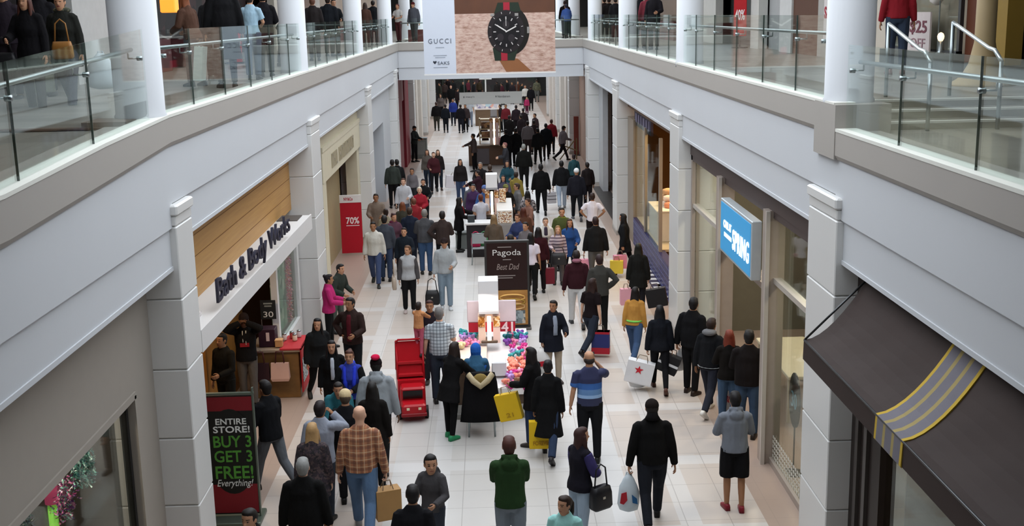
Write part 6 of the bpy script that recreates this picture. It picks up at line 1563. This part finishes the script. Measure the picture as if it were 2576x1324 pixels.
UPPER = """
upblack|60,-14|1.66|172|s|de|f|cm:141216|pt:3a3634|2a2422|lo:4a2418|B|woman with red brown hair in a black coat on the upper left gallery|y=16.2 z=5.60
upcamo|148,-18|1.68|182|w|dd|f|cm:23241f|jn:4a4c5c|1a1a1a|sh:3a2a20|B|woman in a mottled green scarf with a brown bag on the upper left gallery|y=16.6 z=5.62
updark|96,-8|1.74|170|s|dd|m|jk:1c1c22|pt:1c1c22|1a1a1a|sh:1c1614|B|person in dark clothes between the two women on the upper left gallery|y=18.6 z=5.72
updark2|8,0|1.72|175|s|dd|m|jk:2c2430|pt:241c24|1a1a1a|sh:1c1614|B|person in a dark plum jacket at the far left edge of the upper gallery|y=18.2 z=5.70
upbrown|462,6|1.60|60|l|ee|f|jk:5a3a2a|jn:55555e|2a2422|lo:7a4426|A|woman with long red brown hair leaning forward in a brown jacket upstairs|y=20.6 z=5.72
uptall|556,-20|1.80|20|s|dd|l|cl:121114|lg:131216|141214|sh:120e0e|C|tall person in a long black coat on the upper left gallery|y=19.9 z=5.72
uppale|628,2|1.62|0|s|ee|f|ts:8fb4cc|jn:4a5a70|2a2a2a|sh:1c1412|B|person in a pale blue top at the upper left railing|y=22.4 z=5.72
upblack2|660,-2|1.66|10|s|ee|m|jk:141218|pt:17171c|1a1a1a|sh:1c1410|B|person in black beside the pale blue top at the upper left railing|y=23.4 z=5.72
upgrey|528,4|1.68|-20|s|dd|m|jk:2a2a2e|pt:1c1c20|1a1a1a|sh:1c1614|B|person in dark grey behind the tall black coat upstairs|y=22.5 z=5.72
lean|742,30|1.68|-120|b|gg|m|jk:1a1b20|jn:2c3440|1a1a1a|sh:1a1818|A|man in a black jacket leaning over the upper left railing|y=28 z=5.72 T=-10
up6|786,18|1.66|10|s|dd|m|jk:241e1e|pt:1c1c20|1a1a1a|sh:5a3a2c|B|person in dark clothes on the left gallery just past the second column|y=31.5 z=5.72
up7|825,8|1.74|-10|s|dd|l|jk:171a22|pt:17171a|1a1a1a|sh:2a1c16|B|taller of two people in black on the left gallery past the second column|y=35 z=5.72
up8|839,14|1.66|-160|s|ed|m|jk:171a20|pt:17171a|1a1a1a|sh:1c1412|B|shorter of two people in black on the left gallery past the second column|y=35.6 z=5.72
up9|918,14|1.66|0|s|dd|f|jk:4a2c20|pt:2a201c|1a1a1a|lo:2a1a14|B|woman in brown on the left gallery past the third column|y=45 z=5.72
up10|938,9|1.76|0|s|dd|m|jk:17181c|pt:17171a|1a1a1a|sh:1c1412|B|person in black on the left gallery past the third column|y=47.2 z=5.72
up11|1000,26|1.64|150|s|ee|m|ts:c8c6c0|pt:5a2a2c|1a1a1a|sh:5a2422|B|person in a white shirt on the bridge left of the banner|y=51 z=5.72
up12|1039,20|1.70|150|s|dd|l|jk:4a4c56|pt:2a2420|1a1a1a|cp:1c1412:4a1a1c|B|person in a grey jacket at the bridge railing left of the banner|y=50.2 z=5.72
up13|1424,44|1.50|20|l|ee|m|jk:2f4f9a|pt:1c241c|1a1a1a|sh:1c1a2a|B|person in a blue jacket bending at the bridge railing right of the banner|y=50 z=5.72
up14|1421,12|1.66|0|s|dd|m|jk:1c1416|pt:1c1c20|1a1a1a|sh:2a1416|B|dark haired person on the bridge behind the blue jacket|y=53.2 z=5.72
up15|1520,14|1.68|10|s|dd|m|jk:241616|pt:1c1616|1a1a1a|sh:1c1210|B|person in dark brown on the right gallery left of the fourth column|y=46.6 z=5.72
up16|1532,16|1.66|-10|s|dd|m|jk:1a1413|pt:1c1616|1a1a1a|sh:1c1210|B|second dark figure on the right gallery beside the fourth column|y=46.2 z=5.72
up17|1548,20|1.64|0|s|dd|m|jk:161416|pt:1c1616|1a1a1a|sh:1c1210|B|dark figure on the right gallery nearest the third column|y=44.6 z=5.72
up18|1610,16|1.68|0|s|dd|m|jk:17191c|pt:1c1c20|1a1a1a|sh:1c1412|B|person in black standing just right of the third right column|y=36.4 z=5.72
up19|1630,12|1.68|-20|s|dd|m|jk:8a2a38|pt:2a1c20|1a1a1a|sh:3a1c18|B|person in a red jacket upstairs right of the third column|y=35.4 z=5.72
up20|1645,13|1.70|160|s|ed|m|jk:17141a|pt:241a20|1a1a1a|sh:1c1412|B|person in black in front of the red jacket upstairs on the right|y=34.4 z=5.72
upred|2262,-40|1.74|-10|s|dd|m|sw:9a1420|jn:2c3a50|8a6a64|sh:1c1412|C|person in a red jersey and jeans upstairs behind the near right column|y=19.4 z=5.72
"""
person_rows(LOWER)
for i, (px, py, h, c) in enumerate(CROWD):
    w = 'far shopper in dark clothes in the crowd beyond the direction sign'
    person_rows('-|%d,%d|%s|%d|s|dd|m|jk:%s|pt:1a181a|1a1a1a|sh:1c1412|%s|%s|G=shoppers_crowded_at_the_far_end' % (px, py, h, (i * 47) % 360, c, 'BC'[i % 2], w))
person_rows(UPPER)
place_people()
# ================================================================ things people carry
def paper_bag(lbl, p, w, h, d, col, rz, band=None, text=None, tcol='f0f0f0', tsize=None, tilt=0.0, stuffed=None, name='shopping_bag'):
    """a stiff bag hanging from point p (the hand): body, two handles, printing"""
    t = thing(name, lbl, 'bag', p, rz); t.rotation_euler = (0, tilt, rz)
    hh = .13
    m = MB(); m.loft([[Vector((x * w / 2 * k, y * d / 2 * k, z)) for x, y in ((-1, -1), (1, -1), (1, 1), (-1, 1))] for z, k in ((-hh - h, .96), (-hh - h + .02, 1), (-hh, 1.0))], caps=True)
    obj('bag_body', m, flat(col, .6), t)
    if band:
        for z0, z1 in band[1]:
            m = MB(); m.box((0, 0, -hh - h * (z0 + z1) / 2), (w + .006, d + .006, h * (z1 - z0))); obj('printed_band', m, flat(band[0], .5), t)
    for s in (-1, 1):
        m = MB(); m.tube([(-w * .22, s * d * .35, -hh - .01), (-w * .14, s * .01, -.02), (w * .14, s * .01, -.02), (w * .22, s * d * .35, -hh - .01)], .006, 6); obj('handle', m, flat('8a7a68' if col > 'a' else '5a5048', .6), t, True)
    if text:
        letters('lettering', text, tsize[0], tsize[1], flat(tcol, .5), t, (0, -d / 2 - .006, -hh - h * tsize[2]), depth=.004, bold=.02)
    return t
def plastic_bag(lbl, p, w, h, d, col, rz, seed=1):
    t = thing('plastic_bag', lbl, 'bag', p, rz)
    r = random.Random(seed); m = MB(); rings = []
    for z, k in ((-h - .1, .35), (-h - .07, .8), (-h * .75 - .1, 1.0), (-h * .45 - .1, .98), (-h * .2 - .1, .8), (-.1, .5), (-.02, .2)):
        rings.append([Vector((math.cos(a) * w / 2 * k * (1 + .06 * math.sin(a * 5 + seed + z * 20)), math.sin(a) * d / 2 * k * (1 + .08 * math.sin(a * 4 + z * 30)), z)) for a in [j * PI / 10 for j in range(20)]])
    m.loft(rings); obj('bag_body', m, flat(col, .35, 0, .05, 20), t, True)
    m = MB(); m.tube([(-.05, 0, -.12), (-.03, 0, .0), (.03, 0, .0), (.05, 0, -.12)], .01, 6); obj('handle', m, flat(col, .35, 0, .05, 20), t, True)
    return t
def hand(pid, i): return PEOPLE[pid][1][i]
def star(t, c, r, y, col):
    m = MB(); m.loft([[Vector((c[0] + math.sin(k * PI / 5) * (r if k % 2 == 0 else r * .4), yy, c[1] + math.cos(k * PI / 5) * (r if k % 2 == 0 else r * .4))) for k in range(10)] for yy in (y, y - .004)]); obj('star_mark', m, flat(col, .5), t)
paper_bag('brown paper bag carried by the man in the plaid shirt', hand('plaidman', 1), .34, .42, .2, 'a8804e', .35, name='paper_bag')
t = paper_bag('white shopping bag with a red star carried by the long haired woman', hand('starbag', 0) + Vector((-.06, 0, 0)), .5, .42, .2, 'dcdcde', -.2, tilt=.22); star(t, (-.02, -.28), .085, -.106, 'c01f2e')
plastic_bag('thin white plastic bag hanging behind the red star bag', hand('starbag', 0) + Vector((-.12, .12, -.12)), .44, .44, .2, 'cfd2d4', .3, 4)
t = plastic_bag('clear white plastic bag with red and blue print held by the turtleneck man', hand('turtle', 0), .3, .46, .2, 'c8d2d8', 0, 2)
m = MB(); m.loft([[Vector((x, y, z)) for x, z in ((-.11, -.26), (-.04, -.24), (-.03, -.36), (-.08, -.42), (-.13, -.40))] for y in (-.105, -.109)]); obj('red_print', m, flat('b01a2a', .5), t)
m = MB(); m.loft([[Vector((x, y, z)) for x, z in ((.03, -.28), (.1, -.34), (.11, -.42), (.04, -.40))] for y in (-.105, -.109)]); obj('blue_print', m, flat('1f5a8a', .5), t)
t = plastic_bag('white drawstring bag printed H&M held by the youth in white shoes', hand('lettersl', 1) + Vector((.04, -.2, 0)), .4, .5, .22, 'cfcdcc', 0, 5)
letters('lettering', 'H&M', .24, .12, flat('b01a2a', .5), t, (0, -.122, -.32), depth=.004, bold=.03, font_shear=.2)
paper_bag('black and white striped shopping bag carried by the man in the black jacket', hand('striped', 0) + Vector((-.05, -.03, 0)), .38, .34, .18, '17171a', -.35, ('d8d8da', ((.42, .56),)), None, tilt=.35)
plastic_bag('crumpled white bag beside the black and white striped bag', hand('striped', 0) + Vector((.08, .1, -.02)), .26, .34, .14, 'd2d4d6', .4, 7)
paper_bag('yellow shopping bag held low by the girl in the long black coat', hand('longcoat', 0) + Vector((.12, -.06, .07)), .40, .44, .12, 'd8b014', 0, None, 'FOREVER', 'a8780a', (.28, .07, .78), name='shopping_bag')
paper_bag('yellow shopping bag swinging beside the kiosk from the woman in jeans', hand('yellowfront', 0) + Vector((-.06, -.08, 0)), .38, .44, .12, 'dcb41a', -.3, None, '21', 'b08a10', (.12, .07, .78), tilt=-.25)
t = plastic_bag('white plastic bag with a red oval mark held by the woman in the navy coat', hand('navycoat', 1), .36, .42, .2, 'd2d2d0', 0, 3)
m = MB(); m.loft([[Vector((math.cos(a) * .12, y, -.3 + math.sin(a) * .05 + math.cos(a) * .015)) for a in [k * PI / 10 for k in range(20)]] for y in (-.106, -.112)]); obj('red_oval', m, flat('b01a2c', .5), t)
paper_bag('red and navy shopping bag carried by the woman with bare arms', hand('barearm', 1), .36, .46, .18, '2a2f66', -.2, ('a81c2c', ((.0, .1), (.72, 1.0))), name='shopping_bag')
paper_bag('pink gift bag held by the tall woman by the right pilaster', hand('longdark', 0) + Vector((-.08, 0, 0)), .34, .36, .14, 'd88aa0', .2)
paper_bag('yellow gift bag hanging under the pink one by the right pilaster', hand('longdark', 0) + Vector((-.18, -.12, -.12)), .34, .34, .14, 'd8c040', -.2)
paper_bag('pink striped bag held by the woman beside the striped mat', hand('mat', 0) + Vector((-.05, 0, 0)), .26, .38, .14, 'dca0ac', .1)
paper_bag('black glossy bag with white handles held beside the striped mat', hand('mat', 1) + Vector((.12, 0, 0)), .46, .42, .18, '17171a', -.2, tilt=-.2)
paper_bag('pink bag carried by the man with grey trousers', hand('dkgreyback', 0) + Vector((-.06, 0, 0)), .36, .36, .14, 'd890a4', .2)
paper_bag('bright pink small bag carried by the woman in the white coat', hand('whitecoat', 0) + Vector((.1, 0, 0)), .22, .22, .1, 'e0487a', .2)
paper_bag('dark maroon bag carried beside the woman in the white top', hand('maroonbag', 1), .3, .4, .14, '6a1424', .1)
paper_bag('large white bag carried by the rightmost of the three women', hand('threer', 0) + Vector((.42, -.2, 0)), .66, .5, .22, 'd4ced2', .15, tilt=.1)
paper_bag('white and black bag carried by the middle of the three men', hand('lightjeans', 0) + Vector((-.05, 0, 0)), .3, .4, .14, 'c8c4c6', .3, ('5a5458', ((.3, .36), (.6, .66))))
def handbag(lbl, p, w, h, d, col, rz, strap=.3):
    t = thing('handbag', lbl, 'bag', p, rz)
    m = MB(); m.loft([[Vector((x * w / 2 * k, y * d / 2 * k, z)) for x, y in ((-1, -.8), (-.8, -1), (.8, -1), (1, -.8), (1, .8), (.8, 1), (-.8, 1), (-1, .8))] for z, k in ((-h, .85), (-h + .03, 1), (-h * .3, .95), (0, .8))]); obj('bag_body', m, flat(col, .45), t, True)
    m = MB(); m.tube([(-w * .35, 0, -.02), (-w * .25, 0, strap * .8), (0, 0, strap), (w * .25, 0, strap * .8), (w * .35, 0, -.02)], .011, 6); obj('strap', m, flat(col, .45), t, True)
    m = MB(); m.box((0, -d / 2 + .002, -h * .45), (.04, .01, .03)); obj('clasp', m, flat('b8b4a8', .3, .6), t)
    return t
def side(pid, dx, dy, z):
    t, an, R, G = PEOPLE[pid]; s = t.scale.x; v = R @ Vector((dx * s, dy * s, 0)); return Vector(t.location) + v + Vector((0, 0, z * s))
handbag('black handbag hanging on the arm of the woman in purple sleeves', side('purple', .32, .1, .98), .3, .3, .14, '17161a', PEOPLE['purple'][0].rotation_euler.z + PI / 2, .3)
handbag('beige tote hanging from the shoulder of the woman in the raglan top', side('raglan', .36, -.05, .95), .3, .3, .1, 'b0a090', PEOPLE['raglan'][0].rotation_euler.z + PI / 2, .4)
handbag('black bag held beside the man in the grey hoodie and dark cap', hand('greyzip', 1) + Vector((-.05, 0, -.3)), .34, .34, .16, '1a1a1c', 0, .3)
handbag('black and white patterned bag held by the fair haired girl', side('zebra', .0, .36, 1.0), .4, .3, .12, '2a2a2c', 0, .16)
handbag('brown leather bag of the woman in the mottled green scarf upstairs', side('upcamo', -.05, .30, 1.02), .28, .24, .1, '9a6a34', PI, .3)
handbag('black leather bag held by the woman in the black coat upstairs', side('upblack', .3, .22, .92), .34, .26, .12, '19191c', PI, .2)
paper_bag('pale green paper bag carried upstairs between the two women', side('upcamo', .36, .05, .78), .3, .34, .12, '8f9484', .2)
plastic_bag('clear plastic bag of folded clothes held upstairs by the left column', side('upcamo', -.52, .1, .86), .44, .42, .3, 'c4ced4', .2, 6)
paper_bag('long pale bag carried by the tall person in black upstairs', side('uptall', -.36, .1, .8), .14, .56, .34, 'b8ccc8', 0, tilt=.12)
handbag('pink bag on the metal chair by the second kiosk', Vector((-.50, 31.85, .80)), .26, .3, .16, 'd0205a', .1, .12)
handbag('green bag on the metal chair by the second kiosk', Vector((-.27, 31.95, .78)), .22, .28, .14, '4a9a60', -.1, .12)
"""phones in raised hands"""
for pid, i, lbl in (('polo', 1, 'dark phone held up by the man in the banded polo shirt'), ('purple', 0, 'dark phone held by the woman in purple sleeves')):
    t, an, R, G = PEOPLE[pid]
    ph = thing('phone', lbl, 'phone', an[i] + Vector((0, .0, .03)), t.rotation_euler.z)
    m = MB(); m.bevbox((0, 0, 0), (.07, .012, .14), .003); obj('phone_body', m, flat('1a1a1e', .3), ph)
    m = MB(); m.box((0, -.0065, 0), (.06, .002, .12)); obj('phone_screen', m, flat('4a5a6a', .2), ph)
# small fittings worn by people stay with them
def worn(pid, name, mb, mat, smooth=True):
    t = PEOPLE[pid][0]; o = obj(name, mb, mat, t, smooth); return o
m = MB()
for sx in (-1, 1): m.tube([(sx * .05, -.05, 1.5), (sx * .085, .09, 1.42), (sx * .075, .155, 1.2), (sx * .06, .165, 1.0)], [.03, .035, .04, .035], 8)
m.tube([(-.055, -.04, 1.49), (0, -.08, 1.5), (.055, -.04, 1.49)], .03, 8); worn('bluevest', 'scarf', m, cloth('2b3cc0'))
def shirt_strip(pid, name, col, z0, w, fem):
    """the shirt that shows between the open fronts of a jacket"""
    prof = [(1.44, .112), (1.39, .124), (1.32, .148), (1.23, .150 + .012 * fem), (1.12, .1445), (1.04, .146), (.94, .154)]
    pts = [(0, y + .012, z) for z, y in prof if z >= z0]
    m = MB(); m.tube(pts, [(w * (.7 if k == 0 else 1), .012) for k in range(len(pts))], 10)
    worn(pid, name, m, cloth(col))
shirt_strip('brownjk', 'maroon_shirt', '561c24', .94, .045, 0)
shirt_strip('blackwhite', 'white_shirt', 'b8bcc4', 1.04, .035, 1)
shirt_strip('navycoat', 'grey_top', '8a94a4', 1.0, .045, 1)
shirt_strip('redtop', 'red_shirt', 'c0242c', 1.1, .075, 1)
shirt_strip('whitecoat', 'dark_top', '3c3440', .94, .05, 1)
m = MB(); m.ell((0, .0, 1.47), (.115, .105, .05), 12, 7); worn('yellowgreen', 'collar', m, cloth('9aa434'))
m = MB(); m.ell((0, -.03, 1.47), (.13, .12, .06), 12, 7); worn('lettersl', 'grey_hood', m, cloth('6a6a6c'))
m = MB(); m.ell((0, -.02, 1.49), (.11, .1, .05), 12, 7); worn('maroon', 'collar', m, cloth('8a5a68'))
m = MB(); m.ell((0, -.01, 1.48), (.12, .11, .055), 12, 7); worn('maroonscarf', 'scarf', m, cloth('5a2038'))
m = MB(); m.ell((0, .0, 1.715), (.068, .08, .042), 12, 8); worn('redcap', 'cap_crown', m, cloth('c01a44'))
m = MB(); m.tube([(-.02, .05, .93), (0, .165, .9), (.02, .15, .75), (.02, .16, .62)], [.05, .04, .035, .02], 8); m.ell((0, 0, .93), (.19, .16, .035), 14, 6); worn('orange', 'green_sash', m, cloth('7ac85a'))
m = MB()
for z in (1.24, 1.0): m.box((.292, .0, z), (.012, .1, .2))
worn('lettersl', 'sleeve_panel', m, flat('d4d4d4', .6), False)
m = MB(); m.ell((0, 0, .862), (.215, .165, .014), 16, 6); worn('lettersl', 'white_hem', m, cloth('d0d0d0'))
m = MB(); m.ell((0, .0, 1.46), (.13, .115, .05), 12, 7); worn('upcamo', 'scarf', m, fabric('@camo'))
m = MB(); m.box((0, .152, 1.2), (.16, .01, .07)); worn('covered', 'red_print', m, flat('8a1a24', .6), False)
m = MB(); m.tube([(-.03, .11, 1.45), (-.025, .16, 1.2)], .008, 6); m.tube([(.03, .11, 1.45), (.025, .16, 1.25)], .008, 6); worn('covered', 'hood_strings', m, cloth('d8d4cc'))
m = MB(); m.loft([ering((0, .0, 1.455), .1, .09), ering((0, .004, 1.5), .074, .074), ering((0, .01, 1.545), .066, .07), ering((0, .01, 1.55), .055, .06)]); worn('turtle', 'rolled_collar', m, cloth('151314'))
